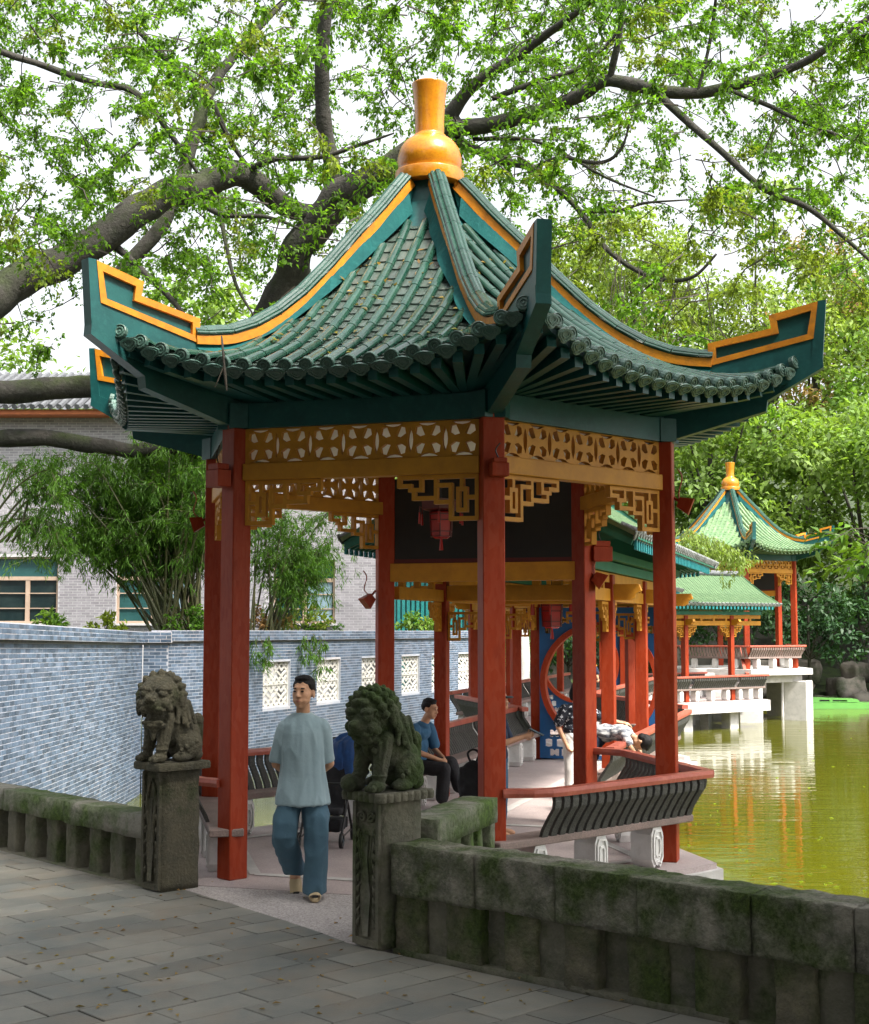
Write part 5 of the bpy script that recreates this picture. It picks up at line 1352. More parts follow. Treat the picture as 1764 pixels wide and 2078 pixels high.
for i in range(20):
    bu = rng.uniform(500, 560); tu = rng.uniform(515, 670); tv = rng.uniform(1000, 1180); Yb = rng.uniform(35.0, 36.4)
    bamboo_culm(at(bu, 1330, Yb), at(tu, tv, Yb), rng.uniform(0, .4), 26)
for i in range(9): # left edge spray
    bamboo_culm(at(-60 + i * 12, 1100, 30.5), at(rng.uniform(40, 120), rng.uniform(930, 1080), 30.5 + rng.uniform(-.5, .5)), .3, 18)
for (u, v, L) in ((640, 1285, 100), (655, 1290, 70), (540, 1290, 75), (620, 1290, 50), (525, 1290, 60)):   # shoots hanging over the wall
    for k in range(3):
        s = (u - 882) / 2829; Yw = (wb.y * w2.x - wb.x * w2.y) / (w2.x - s * w2.y) - .35
        p = at(u + rng.uniform(-8, 8), v, Yw); q = at(u + rng.uniform(-16, 16), v + L, Yw - .1)
        cul.tube([p, p.lerp(q, .5) + V(.04, 0, 0), q], [.006, .005, .002], 3, False)
        for j in range(5): a = p.lerp(q, rng.uniform(0, 1)); bl.twig(a, a + V(rng.gauss(0, .12), rng.gauss(0, .08), -.12), 9, .19, .03, .8, .7)
cul.build('culms', MATS['culm'], bb).matrix_local = boff; inst('leaves', bl.mesh('leaves', MATS['bamboo_leaf']), bb).matrix_local = boff
def bush(label, p, r, n, m, ls=.12, name='garden_shrub', h=.8):
    t = thing(name, label, 'shrub', p, 0, 'shrubs behind the garden wall'); lv = Leaves(); tw = MB()
    for k in range(max(6, n // 16)):
        d = rand_unit(1)[0] * np.array([r, r, r * h]); d[2] = abs(d[2]); b = d * .35
        lv.twig(b, d, 16, ls, ls * .5, .9, .1); tw.tube([(0, 0, 0), tuple(b), tuple(d)], [.012, .008, .003], 3, False)
    inst('foliage', lv.mesh('foliage', MATS[m]), t); tw.build('stems', MATS['twig'], t); return t
for u, v, Y, r, n, m, lab in ((100, 1262, 27, .35, 160, 'bush_leaf', 'small leafy plant on top of the wall at the left edge'), (215, 1275, 30.5, .45, 220, 'leaf_yellow', 'yellowish plant above the curved wall'), (390, 1275, 31.6, .9, 700, 'bamboo_leaf', 'low green growth at the foot of the bamboo'),
                             (540, 1262, 36, .8, 420, 'leaf_orange', 'orange and green shrub behind the wall right of the tall left column'), (615, 1262, 38, .9, 520, 'leaf_yellow', 'yellow-green shrub below the right window of the building'), (660, 1275, 38, .5, 220, 'bush_leaf', 'small green shrub under the building window'),
                             (850, 1268, 44, .7, 300, 'bush_leaf', 'plants on the wall top in front of the teal shed'), (880, 1270, 45, .6, 240, 'leaf_yellow', 'pale plant at the right end of the wall top'), (935, 1240, 50, 1.5, 700, 'bush_leaf', 'bushy plant behind the end of the lattice-window wall')):
    q = at(u, v, Y); bush(lab, (q.x, q.y, q.z - r * .2), r, n, m, .14 if Y < 40 else .2)
# leafy branch reaching in from the right edge
rb = thing('overhanging_branch', 'leafy branch with large fresh leaves reaching in at the right edge', 'branch', at(1790, 1120, 22)); roff = Matrix.Translation(-at(1790, 1120, 22))
lv = Leaves(); tw = MB()
for k in range(18):
    b = at(1800, 1120 + rng.uniform(-60, 40), 22); e = at(rng.uniform(1640, 1760), rng.uniform(1060, 1180), 22 + rng.uniform(-1, 1)); m_ = b.lerp(e, .5) + V(0, 0, .15)
    tw.tube([b, m_, e], [.012, .008, .003], 4, False); lv.twig(m_, e, 9, .24, .10, .8, .3)
tw.build('twigs', MATS['twig'], rb).matrix_local = roff; inst('leaves', lv.mesh('leaves', MATS['bush_leaf']), rb).matrix_local = roff
# light green creeper hanging over the corridor roof
cr = thing('creeper', 'yellow-green creeper trailing over the corridor roof beside the far pavilion', 'plant', at(1430, 1110, 44)); coff = Matrix.Translation(-at(1430, 1110, 44)); lv = Leaves(); tw = MB()
for k in range(150):
    u = rng.uniform(1380, 1510); v = 1062 + (u - 1380) * .38 + abs(rng.gauss(0, 22)); p = at(u, v, 44 + rng.uniform(-1, 1)); q = p + V(rng.gauss(.1, .3), rng.gauss(0, .2), -.35)
    tw.tube([p, q], [.006, .003], 3, False); lv.twig(p, q, 16, .16, .05, .8, .6)
tw.build('stems', MATS['twig'], cr).matrix_local = coff; inst('leaves', lv.mesh('leaves', MATS['leaf_lime']), cr).matrix_local = coff
# unseen trees behind and beside the viewer, added and made dense to shade the foreground
for x, y, H, cr, lab in ((-9.5, 3.0, 13.5, 6.2, 'broad unseen shade tree added left of the square'), (6.2, 2.6, 15.0, 8.2, 'broad unseen shade tree added right of the square'), (-3.5, -9.0, 15.0, 7.0, 'broad unseen shade tree added behind the square'), (-14, -12, 13, 6.5, 'unseen shade tree added far back on the left of the square'), (4.5, -14, 14, 7, 'unseen shade tree added far back behind the square'), (13, -9, 14, 7, 'unseen shade tree added far back on the right of the square'), (-14.5, -2, 13, 6, 'unseen shade tree added at the left margin of the square'), (-13.5, 9, 13, 5.5, 'unseen shade tree added beyond the left end of the balustrade'), (3.2, -4.5, 16.5, 7.0, 'tall unseen shade tree added so its crown hangs over the square')):
    clump_tree(lab, x, y, -.05, H, cr, 11500, 'leaf_shade', 'added_shade_tree', .58, .35, 0, 'added shade trees out of view', 'tree', 10, .55)

# fallen leaves on the square and the approach
lv = Leaves()
for k in range(190):
    v = rng.uniform(1790, 2060); u = rng.uniform(20, 1300); p = atz(u, v, .0)
    if behind(p) and rng.random() < .7: continue
    lv.put(np.array([[p.x, p.y, .006]]), norm(np.array([[rng.gauss(0, 1), rng.gauss(0, 1), .03]])), np.array([[rng.gauss(0, .15), rng.gauss(0, .15), 1.0]]), np.array([rng.uniform(.025, .065)]), np.array([rng.uniform(.014, .03)]))
tag(inst('fallen_leaves', lv.mesh('fallen_leaves', MATS['leaf_orange'])), 'small dry leaves scattered over the paving', 'fallen leaves', kind='stuff')

lv = Leaves()
for k in range(150):     # leaves caught on the pavilion roof
    sd = rng.choice((5, 5, 0)); am = PH + sd * math.pi/3 + math.pi/6; m_ = V(math.cos(am), math.sin(am), 0); t_ = V(-math.sin(am), math.cos(am), 0)
    p = rng.uniform(.8, 2.85); q = rng.uniform(-.8, .8) * p * T30; z = roof_z(p, q) + .05; w_ = m_ * p + t_ * q + V(XC, YC, z)
    lv.put(np.array([w_[:]]), norm(np.array([[rng.gauss(0, 1), rng.gauss(0, 1), rng.gauss(0, .4)]])), norm(np.array([[m_.x * .5, m_.y * .5, .8]])), np.array([rng.uniform(.05, .09)]), np.array([rng.uniform(.025, .04)]))
tag(inst('roof_leaves', lv.mesh('roof_leaves', MATS['leaf_orange'])), 'dry leaves caught between the roof tiles', 'fallen leaves', kind='stuff')
lv = Leaves()
for k in range(60):
    p = atz(rng.uniform(1380, 1760), rng.uniform(1450, 1840) , WZ); lv.put(np.array([[p.x, p.y, WZ + .006]]), norm(np.array([[rng.gauss(0, 1), rng.gauss(0, 1), .02]])), np.array([[0, 0.02, 1.0]]), np.array([rng.uniform(.06, .12)]), np.array([rng.uniform(.03, .05)]))
tag(inst('floating_leaves', lv.mesh('floating_leaves', MATS['leaf_yellow'])), 'small leaves floating on the pond', 'floating leaves', kind='stuff')
# ------------------------------------------------------------------ people
def rot(ax, deg): return Matrix.Rotation(R(deg), 4, ax)
def hand(prims, wrist, d, palm_n, s=1.0, curl=.9):
    """palm and five fingers; d = direction of the hand, palm_n = palm normal (fingers curl towards it)"""
    w = Vector(wrist); d = Vector(d).normalized(); n = Vector(palm_n); n = (n - d * n.dot(d)).normalized(); x = d.cross(n)
    prims.append(('c', w, w + d * .05 * s, .026 * s, .030 * s)); prims.append(('e', w + d * .06 * s, (.030 * s,) * 3))
    for i, (off, ln) in enumerate(((-.028, .062), (-.009, .074), (.010, .070), (.027, .054))):
        p = w + d * .085 * s + x * off * s; c1 = (d * math.cos(curl * .5) + n * math.sin(curl * .5)); q = p + c1 * ln * .5 * s; c2 = (d * math.cos(curl * 1.5) + n * math.sin(curl * 1.5)); r_ = q + c2 * ln * .55 * s
        prims += [('c', p, q, .0095 * s, .0085 * s), ('c', q, r_, .0085 * s, .007 * s)]
    p = w + d * .03 * s + x * -.03 * s; q = p + (d * .6 - x * .7 + n * .3).normalized() * .04 * s; r_ = q + (d * .8 + n * .5).normalized() * .03 * s
    prims += [('c', p, q, .012 * s, .010 * s), ('c', q, r_, .010 * s, .008 * s)]
def head_prims(T, s=1.0):
    P = []
    Q = T.to_quaternion().to_matrix().to_4x4()
    def e(c, r, rr=None): P.append(('e', T @ (Vector(c) * s), tuple(k * s for k in r), Q if rr is None else Q @ rr))
    def c(a, b, r0, r1): P.append(('c', T @ (Vector(a) * s), T @ (Vector(b) * s), r0 * s, r1 * s))
    e((0, .018, .045), (.076, .094, .082)); e((0, -.018, -.01), (.067, .076, .090)); e((0, -.035, -.075), (.047, .050, .038)); e((0, -.062, -.096), (.024, .022, .018))
    e((0, -.072, .032), (.052, .022, .020)); c((0, -.084, .018), (0, -.106, -.025), .009, .0125)
    for k in (-1, 1):
        e((k * .0125, -.094, -.029), (.009, .011, .008)); e((k * .036, -.052, -.020), (.028, .024, .032)); e((k * .030, -.052, -.055), (.028, .028, .032)); e((k * .044, -.025, -.05), (.020, .035, .032))
        e((k * .079, .012, -.008), (.010, .022, .032)); e((k * .030, -.080, .010), (.017, .009, .009))
    e((0, -.080, -.060), (.026, .014, .022))
    return P
def face_bits(T, parent, s=1.0):
    Q = T.to_quaternion().to_matrix().to_4x4()
    def el(name, m, items):
        mb = MB()
        for c, r in items:
            vs, fs = ICO; mb.add([tuple(Vector(v) * 1) for v in vs], fs, Matrix.Translation(T @ (Vector(c) * s)) @ Q @ Matrix.Diagonal((r[0] * s, r[1] * s, r[2] * s, 1)))
        return mb.build(name, MATS[m], parent, True)
    el('eyes', 'eye', [((k * .030, -.0890, .0085), (.0130, .0045, .0066)) for k in (-1, 1)])
    el('eyebrows', 'hair', [((k * (.030 + .008 * j), -.0905 + .003 * abs(j), .030 + .002 * (1 - abs(j))), (.010, .004, .0040)) for k in (-1, 1) for j in (-1, 0, 1)])
    el('lips', 'lips', [((0, -.0925, -.0590), (.020, .005, .0040)), ((0, -.0920, -.0665), (.017, .005, .0045))])
bm = bmesh.new(); bmesh.ops.create_icosphere(bm, subdivisions=2, radius=1); bm.verts.index_update(); ICO = ([v.co[:] for v in bm.verts], [[v.index for v in f.verts] for f in bm.faces]); bm.free()
def hair_prims(T, s=1.0, style='short'):
    Q = T.to_quaternion().to_matrix().to_4x4(); P = []
    def e(c, r): P.append(('e', T @ (Vector(c) * s), tuple(k * s for k in r), Q))
    e((0, .022, .072), (.078, .092, .066)); e((0, -.022, .104), (.063, .052, .026)); e((0, .045, .03), (.077, .075, .075))
    for k in (-1, 1): e((k * .060, .015, .055), (.022, .055, .040))
    if style == 'long':
        e((0, .07, -.03), (.085, .055, .12)); e((0, .03, .05), (.088, .09, .09))
    if style == 'bowl': e((0, .02, .05), (.084, .10, .075)); e((0, .06, -.01), (.07, .05, .06))
    return P
def wrinkle(a, sc):
    def f(co):
        out = np.zeros(len(co), np.float32)
        for i, p in enumerate(co):
            q = Vector((p[0] * sc[0], p[1] * sc[1], p[2] * sc[2])); n = noise.noise(q); out[i] = a * (1 - 2 * abs(n)) + a * .5 * noise.noise(q * 2.3)
        return out
    return f
def person(label, loc, rz, skin, garments, headT, hs=1.0, hair='short', vox=.008, face=True, hairmat='hair', extras=()):
    """skin: prims of head, neck, arms, legs (one mesh); garments: list of (name, material, prims, disp)"""
    M = Matrix.Translation(loc) @ Matrix.Rotation(rz, 4, 'Z')
    me = blob('person', skin + head_prims(headT, hs), vox, MATS['skin'], 4, .5)
    root = inst('person', me, None, M); tag(root, label, 'person')
    for nm, m, pr, dp in garments: inst(nm, blob(nm, pr, max(vox, .009), MATS[m], 3, .5, dp), root)
    if hair: inst('hair', blob('hair', hair_prims(headT, hs, hair), .006, MATS[hairmat], 2, .5, stone_grain(.001, 60)), root)
    if face: face_bits(headT, root, hs)
    for nm, mb, m in extras: mb.build(nm, MATS[m], root, True)
    return root
def C(*a): return ('c', *a)
def E(c, r, *m): return ('e', c, r, *m)
# --- the walking man (faces the camera, -y; image right = his left = +x)
hT = Matrix.Translation((.0, -.02, 1.652)) @ rot('Z', -24) @ rot('X', -4)
sk = [C((0, .02, 1.38), (.0, -.0, 1.56), .060, .056), E((0, .02, 1.25), (.16, .09, .2)), E((0, .02, 1.0), (.14, .09, .15)),
      C((.14, .02, 1.35), (.222, .10, 1.07), .044, .041), C((.222, .10, 1.07), (.10, .22, .95), .041, .028), C((-.14, .02, 1.35), (-.215, .10, 1.07), .044, .041), C((-.215, .10, 1.07), (-.08, .22, .95), .041, .028),
      C((.10, 0, .9), (.12, -.04, .5), .08, .055), C((.12, -.04, .5), (.105, -.02, .09), .052, .036), C((-.10, 0, .9), (-.17, -.05, .52), .08, .055), C((-.17, -.05, .52), (-.065, .30, .20), .052, .036),
      E((.105, -.07, .045), (.045, .12, .04)), E((-.05, .31, .13), (.045, .07, .10))]
hand(sk, (.10, .22, .95), (-.8, .2, -.3), (0, .3, -1)); hand(sk, (-.08, .22, .95), (.8, .25, -.3), (0, .3, -1))
def loft(rows, n=24):
    mb = MB()
    for x, y, z, a, b in rows: mb.v += [(x + a * math.cos(2*math.pi*k/n), y + b * math.sin(2*math.pi*k/n), z) for k in range(n)]
    for i in range(len(rows) - 1): mb.f += [(i*n + k, i*n + (k+1) % n, (i+1)*n + (k+1) % n, (i+1)*n + k) for k in range(n)]
    mb.f += [tuple(reversed(range(n))), tuple((len(rows)-1)*n + k for k in range(n))]; return mb
def blob_loft(name, lofts, prims, vox, mat_, it, fac, disp):
    bm = bmesh.new()
    for l in lofts:
        vs = [bm.verts.new(v) for v in l.v]
        for f in l.f: bm.faces.new([vs[i] for i in f])
    tmp = bpy.data.meshes.new('t'); bm.to_mesh(tmp); bm.free()
    bm = bmesh.new(); bm.from_mesh(tmp)
    for pr in prims:
        p0, p1, r0, r1 = Vector(pr[1]), Vector(pr[2]), pr[3], pr[4]; d = p1 - p0
        bmesh.ops.create_cone(bm, cap_ends=True, segments=20, radius1=r0, radius2=r1, depth=d.length, matrix=Matrix.Translation((p0 + p1)/2) @ d.to_track_quat('Z', 'Y').to_matrix().to_4x4())
        bmesh.ops.create_icosphere(bm, subdivisions=2, radius=r0 * .99, matrix=Matrix.Translation(p0))
    bm.to_mesh(tmp); bm.free(); o = bpy.data.objects.new('t', tmp); COL.objects.link(o)
    m = o.modifiers.new('r', 'REMESH'); m.mode = 'VOXEL'; m.voxel_size = vox; s = o.modifiers.new('s', 'SMOOTH'); s.iterations = it; s.factor = fac
    dg = bpy.context.evaluated_depsgraph_get(); dg.update(); out = bpy.data.meshes.new_from_object(o.evaluated_get(dg)); out.name = name; bpy.data.objects.remove(o)
    out.materials.clear(); out.materials.append(mat_); smooth_mesh(out)
    co = np.zeros(len(out.vertices) * 3, np.float32); out.vertices.foreach_get('co', co); nn = np.zeros_like(co); out.vertices.foreach_get('normal', nn); co = co.reshape(-1, 3); nn = nn.reshape(-1, 3)
    co += nn * disp(co)[:, None]; out.vertices.foreach_set('co', co.ravel()); out.update(); return out
man = person('man in a loose grey-blue tee and wide blue trousers walking out of the pavilion', (-1.075, 11.50, 0), R(6), sk, [], hT, 1.11, 'short', .007)
tee = blob_loft('tee', [loft([(0, .01, .755, .216, .158), (0, .015, .85, .206, .150), (0, .02, .98, .188, .140), (0, .02, 1.1, .178, .140), (0, .02, 1.25, .176, .142), (0, .02, 1.33, .182, .134), (0, .02, 1.39, .184, .116), (0, .018, 1.432, .152, .100), (0, .012, 1.464, .104, .086), (0, .006, 1.482, .074, .074)])],
    [C((.146, .02, 1.365), (.200, .06, 1.09), .072, .072), C((-.146, .02, 1.365), (-.198, .06, 1.09), .072, .072)], .0075, MATS['tee'], 2, .5, wrinkle(.013, (9, 9, 2.4)))
inst('tee_shirt', tee, man)
trs = blob_loft('trousers', [loft([(0, .02, .76, .178, .122), (0, .02, .86, .165, .115), (0, .02, .94, .15, .10)]),
    loft([(.108, -.03, .050, .096, .125), (.110, -.03, .18, .092, .112), (.116, -.04, .36, .090, .100), (.118, -.045, .52, .092, .098), (.110, -.02, .66, .106, .108), (.095, .01, .76, .088, .10), (.085, .015, .86, .07, .085)]),
    loft([(-.046, .22, .165, .088, .11), (-.080, .17, .26, .090, .110), (-.118, .06, .38, .096, .112), (-.145, -.035, .50, .098, .108), (-.135, -.03, .62, .102, .108), (-.112, .0, .72, .095, .105), (-.085, .015, .86, .07, .085)])],
    [], .0095, MATS['trousers'], 3, .5, wrinkle(.014, (8, 8, 2.8)))
inst('trousers', trs, man)
def slipper(parent, M):
    s = MB(); n = 20
    prof = [(0, .94), (.012, 1.0), (.03, 1.0), (.034, .96)]
    pts = [(.046 * math.cos(a) * (1 + .12 * math.sin(a)), .135 * math.sin(a)) for a in [2*math.pi*k/n for k in range(n)]]
    for z, k in prof: s.v += [(x * k, y * k, z) for x, y in pts]
    for j in range(3): s.f += [(j*n + i, j*n + (i+1) % n, (j+1)*n + (i+1) % n, (j+1)*n + i) for i in range(n)]
    s.f += [tuple(reversed(range(n))), tuple(3*n + i for i in range(n))]
    for k in range(7):   # strap over the foot
        pass
    st_ = [[(.052 * math.cos(a), y, .03 + h * math.sin(a)) for a in [math.pi * i / 8 for i in range(9)]] for y, h in ((-.115, .03), (-.085, .048), (-.03, .062), (-.01, .06))]
    b = len(s.v)
    for r_ in st_: s.v += r_
    for j in range(3): s.f += [(b + j*9 + i, b + j*9 + i + 1, b + (j+1)*9 + i + 1, b + (j+1)*9 + i) for i in range(8)]
    s.build('slipper', MATS['slipper'], parent, True).matrix_local = M
    MB().box((0, -.117, .045), (.05, .012, .018)).build('slipper_opening', MATS['slipper_dark'], parent).matrix_local = M
slipper(man, Matrix.Translation((.105, -.07, .003))); slipper(man, Matrix.Translation((-.05, .33, .075)) @ rot('X', 55) @ rot('Z', 4))

# --- seated man in blue shirt, on the left bench, seen from his right side
def seated(label, loc, rz, shirt, trou):
    hT2 = Matrix.Translation((0, -.19, 1.20)) @ rot('X', 8)
    s = [C((0, -.10, 1.02), (0, -.16, 1.12), .055, .050), E((0, .0, .72), (.14, .10, .2)), E((0, -.03, .92), (.15, .09, .12))]
    for k in (-1, 1):
        s += [C((k * .18, -.08, .96), (k * .21, -.12, .70), .046, .038), C((k * .21, -.12, .70), (k * .06, -.36, .60), .038, .026)]
        hand(s, (k * .06, -.36, .60), (-k * .5, -.6, -.3), (-k, 0, -.6), 1.0, 1.0)
    s += [C((.1, 0, .50), (.08, -.44, .55), .075, .055), C((.08, -.44, .55), (.02, -.62, .22), .052, .036), E((.0, -.68, .18), (.04, .11, .035), rot('X', -20)),
          C((-.1, 0, .50), (-.10, -.45, .50), .075, .055), C((-.10, -.45, .50), (-.10, -.42, .09), .052, .036), E((-.10, -.47, .045), (.045, .12, .04))]
    g = [('shirt', shirt, [E((0, .01, .60), (.17, .14, .14)), E((0, .0, .75), (.175, .135, .17)), E((0, -.05, .92), (.175, .115, .12)), E((0, -.09, 1.0), (.10, .08, .06)),
                           C((.165, -.075, .965), (.215, -.12, .76), .070, .072), C((-.165, -.075, .965), (-.215, -.12, .76), .070, .072)], wrinkle(.006, (9, 9, 5))),
         ('trousers', trou, [E((0, .0, .52), (.18, .15, .10)), C((.1, 0, .51), (.08, -.44, .555), .095, .082), C((.08, -.44, .555), (.035, -.58, .28), .078, .075), C((-.1, 0, .50), (-.10, -.45, .50), .095, .082), C((-.10, -.45, .50), (-.10, -.42, .16), .078, .078)], wrinkle(.006, (8, 8, 6)))]
    return person(label, loc, rz, s, g, hT2, 1.02, 'short', .009)
bx = M0 + D1 * 1.02 + V(-D1.y, D1.x, 0) * (HW + .02)
# faces across the corridor (to the right), body turned a little to the camera
seated('man in a blue shirt and black trousers sitting cross-legged on the left bench', (bx.x, bx.y, -.015), math.atan2(-D1.x, D1.y) + R(86) - R(10), 'blue_shirt', 'black_cloth')

# --- person with cap and phone, mostly hidden behind the middle column
hT3 = Matrix.Translation((0, -.03, 1.40)) @ rot('X', 22)
s = [C((0, 0, 1.2), (0, -.02, 1.33), .052, .048), E((0, 0, 1.0), (.15, .09, .2))]
for k in (-1, 1):
    s += [C((k * .18, 0, 1.20), (k * .21, -.06, .97), .044, .037), C((k * .21, -.06, .97), (k * .05, -.30, 1.05), .037, .026), C((k * .09, 0, .8), (k * .10, -.02, .44), .07, .05), C((k * .10, -.02, .44), (k * .10, .0, .08), .048, .034), E((k * .10, -.06, .045), (.045, .12, .042))]
    hand(s, (k * .05, -.30, 1.05), (-k * .35, -.9, .25), (-k, 0, .5), 1.0, 1.1)
g = [('shirt', 'navy_cloth', [E((0, 0, .85), (.17, .12, .14)), E((0, 0, 1.02), (.18, .12, .18)), E((0, 0, 1.17), (.17, .10, .09)), C((.16, 0, 1.19), (.21, -.05, 1.02), .066, .068), C((-.16, 0, 1.19), (-.21, -.05, 1.02), .066, .068)], wrinkle(.005, (9, 9, 4))),
     ('trousers', 'jeans', [E((0, 0, .80), (.165, .12, .11)), C((.09, 0, .78), (.10, -.02, .44), .09, .075), C((.10, -.02, .44), (.10, 0, .10), .075, .068), C((-.09, 0, .78), (-.10, -.02, .44), .09, .075), C((-.10, -.02, .44), (-.10, 0, .10), .075, .068)], wrinkle(.006, (8, 8, 4))),
     ('cap', 'cap_grey', [E((0, .0, 1.475), (.092, .105, .065)), E((0, -.13, 1.455), (.07, .06, .014))], None)]
ph = MB().bevbox((0, -.43, 1.12), (.075, .15, .010), .003, None)
p3 = person('person in a dark cap looking at a phone behind the middle column', (.65, 14.75, 0), R(72), s, g, hT3, 1.0, None, .009)
phn = thing('phone', 'dark phone held by the person behind the middle column', 'phone', (0, 0, 0)); MB().bevbox((0, 0, 0), (.16, .078, .010), .003).build('phone_body', MATS['cap_grey'], phn)
phn.matrix_world = Matrix.Translation((.65, 14.75, 0)) @ Matrix.Rotation(R(72), 4, 'Z') @ Matrix.Translation((0, -.43, 1.10)) @ rot('X', 25) @ rot('Z', 90)
bp = thing('backpack', 'black backpack hanging low left of the middle column', 'backpack', (.41, 14.85, .33))
inst('bag', blob('bag', [E((0, 0, .22), (.17, .12, .24)), E((0, -.09, .15), (.13, .06, .13)), ('b', (0, 0, .2), (.28, .16, .36))], .014, MATS['black_cloth'], 4, .5, wrinkle(.008, (8, 8, 8))), bp)
MB().tube(catmull([(-.03, 0, .44), (-.06, 0, .53), (0, 0, .57), (.06, 0, .53), (.03, 0, .44)], 4), .012, 6).build('handle', MATS['black_cloth'], bp)

# --- woman in patterned top, and child lying over the rail
hT4 = Matrix.Translation((.02, -.10, 1.345)) @ rot('Z', 40) @ rot('X', 12)
s = [C((0, -.03, 1.15), (.01, -.07, 1.27), .048, .045), E((0, 0, .95), (.13, .09, .2))]
s += [C((-.17, -.02, 1.12), (-.22, .03, .88), .042, .036), C((-.22, .03, .88), (-.15, -.06, .66), .036, .025), C((.17, -.04, 1.12), (.36, -.12, .98), .042, .036), C((.36, -.12, .98), (.60, -.22, .92), .034, .024)]
hand(s, (-.15, -.06, .66), (.3, -.3, -.8), (.8, 0, .1)); hand(s, (.60, -.22, .92), (.8, -.4, -.2), (0, 0, -1))
for k in (-1, 1): s += [C((k * .085, 0, .75), (k * .08, -.01, .42), .07, .05), C((k * .08, -.01, .42), (k * .075, 0, .07), .045, .032), E((k * .075, -.06, .04), (.04, .11, .038))]
g = [('blouse', 'floral_cloth', [E((0, 0, .86), (.165, .12, .12)), E((0, -.01, 1.0), (.165, .12, .16)), E((0, -.03, 1.11), (.155, .10, .08)), C((-.15, -.02, 1.12), (-.215, .02, .94), .062, .068), C((.15, -.03, 1.12), (.30, -.10, 1.02), .062, .062)], wrinkle(.006, (9, 9, 4))),
     ('trousers', 'white_cloth', [E((0, 0, .76), (.155, .12, .10)), C((.085, 0, .74), (.08, -.01, .42), .085, .07), C((.08, -.01, .42), (.075, 0, .11), .07, .062), C((-.085, 0, .74), (-.08, -.01, .42), .085, .07), C((-.08, -.01, .42), (-.075, 0, .11), .07, .062)], wrinkle(.006, (8, 8, 4)))]
person('woman in a dark patterned blouse and white trousers holding on to the child', (1.84, 18.5, 0), R(20), s, g, hT4, .98, 'long', .009)
hT5 = Matrix.Translation((.42, 0, .90)) @ rot('Y', 115) @ rot('Z', 90)
s = [C((.28, 0, .98), (.37, 0, .93), .040, .040), E((.1, 0, 1.0), (.2, .11, .09))]
for k in (-1, 1): s += [C((.24, k * .13, 1.0), (.34, k * .17, .84), .034, .030), C((.34, k * .17, .84), (.40, k * .08, .72), .030, .022), C((-.12, k * .07, .94), (-.22, k * .08, .62), .06, .045), C((-.22, k * .08, .62), (-.30, k * .08, .32), .045, .03), E((-.33, k * .08, .27), (.07, .04, .05))]; hand(s, (.40, k * .08, .72), (.4, -k * .2, -.8), (1, 0, 0), .7)
g = [('striped_shirt', 'striped_cloth', [E((.16, 0, 1.0), (.17, .13, .10)), E((-.02, 0, .99), (.17, .13, .11)), C((.23, .11, 1.01), (.31, .16, .90), .05, .05), C((.23, -.11, 1.01), (.31, -.16, .90), .05, .05)], wrinkle(.006, (9, 9, 9))),
     ('shorts', 'navy_cloth', [E((-.12, 0, .93), (.12, .13, .12)), C((-.12, .07, .92), (-.19, .08, .70), .075, .07), C((-.12, -.07, .92), (-.19, -.08, .70), .075, .07)], wrinkle(.004, (8, 8, 8)))]
kb = M0 + D1 * 1.15 + V(D1.y, -D1.x, 0) * (HW + .12)
person('child in a striped shirt lying over the red rail of the corridor', (kb.x, kb.y, -.06), R(-22), s, g, hT5, .95, 'bowl', .009)

# --- two people far along the corridor
def standing(label, loc, rz, H, shirt, trou, bend=0, hair='short', vox=.013, bag=False):
    k_ = H / 1.66; B = Matrix.Translation((0, 0, .85 * k_)) @ rot('X', -bend * -1) @ Matrix.Translation((0, 0, -.85 * k_))
    f = lambda p: B @ (Vector(p) * k_)
    hT_ = B @ Matrix.Translation((0, -.02 * k_, 1.55 * k_)) @ rot('X', 10)
    s = [C(f((0, 0, 1.33)), f((0, -.01, 1.47)), .05, .046), E(f((0, 0, 1.1)), (.14, .09, .2))]
    for k in (-1, 1):
        s += [C(f((k * .17, 0, 1.33)), f((k * .22, -.02, 1.08)), .042, .036), C(f((k * .22, -.02, 1.08)), f((k * .15, -.22, .98)), .036, .026), C(Vector((k * .09, 0, .82)) * k_, Vector((k * .09, -.01, .45)) * k_, .07, .05), C(Vector((k * .09, -.01, .45)) * k_, Vector((k * .09, 0, .07)) * k_, .045, .034), E((k * .09, -.05, .04), (.045, .11, .04))]
        hand(s, f((k * .15, -.22, .98)), (-k * .3, -.8, -.3), (-k, 0, 0))
    g = [('shirt', shirt, [E(f((0, 0, .95)), (.165, .12, .14)), E(f((0, 0, 1.12)), (.17, .12, .18)), E(f((0, 0, 1.29)), (.165, .10, .09)), C(f((.15, 0, 1.32)), f((.215, -.02, 1.14)), .062, .066), C(f((-.15, 0, 1.32)), f((-.215, -.02, 1.14)), .062, .066)], None),
         ('trousers', trou, [E(Vector((0, 0, .86)) * k_, (.16, .12, .12)), C(Vector((.09, 0, .82)) * k_, Vector((.09, -.01, .45)) * k_, .09, .075), C(Vector((.09, -.01, .45)) * k_, Vector((.09, 0, .10)) * k_, .075, .07), C(Vector((-.09, 0, .82)) * k_, Vector((-.09, -.01, .45)) * k_, .09, .075), C(Vector((-.09, -.01, .45)) * k_, Vector((-.09, 0, .10)) * k_, .075, .07)], None)]
    ex = [('bag_strap', MB().tube(catmull([(.15, -.13, 1.33 * k_), (0, -.15, 1.15 * k_), (-.17, -.13, .95 * k_)], 5), .016, 6), 'yellow')] if bag else []
    return person(label, loc, rz, s, g, hT_, .98, hair, vox, True, 'hair', ex)
fp = C2b + D1 * 4.8 + V(D1.y, -D1.x, 0) * .55
standing('woman in a navy top with a yellow strap far along the corridor', (fp.x, fp.y, 0), R(20), 1.6, 'navy_cloth', 'jeans', 0, 'long', .013, True)
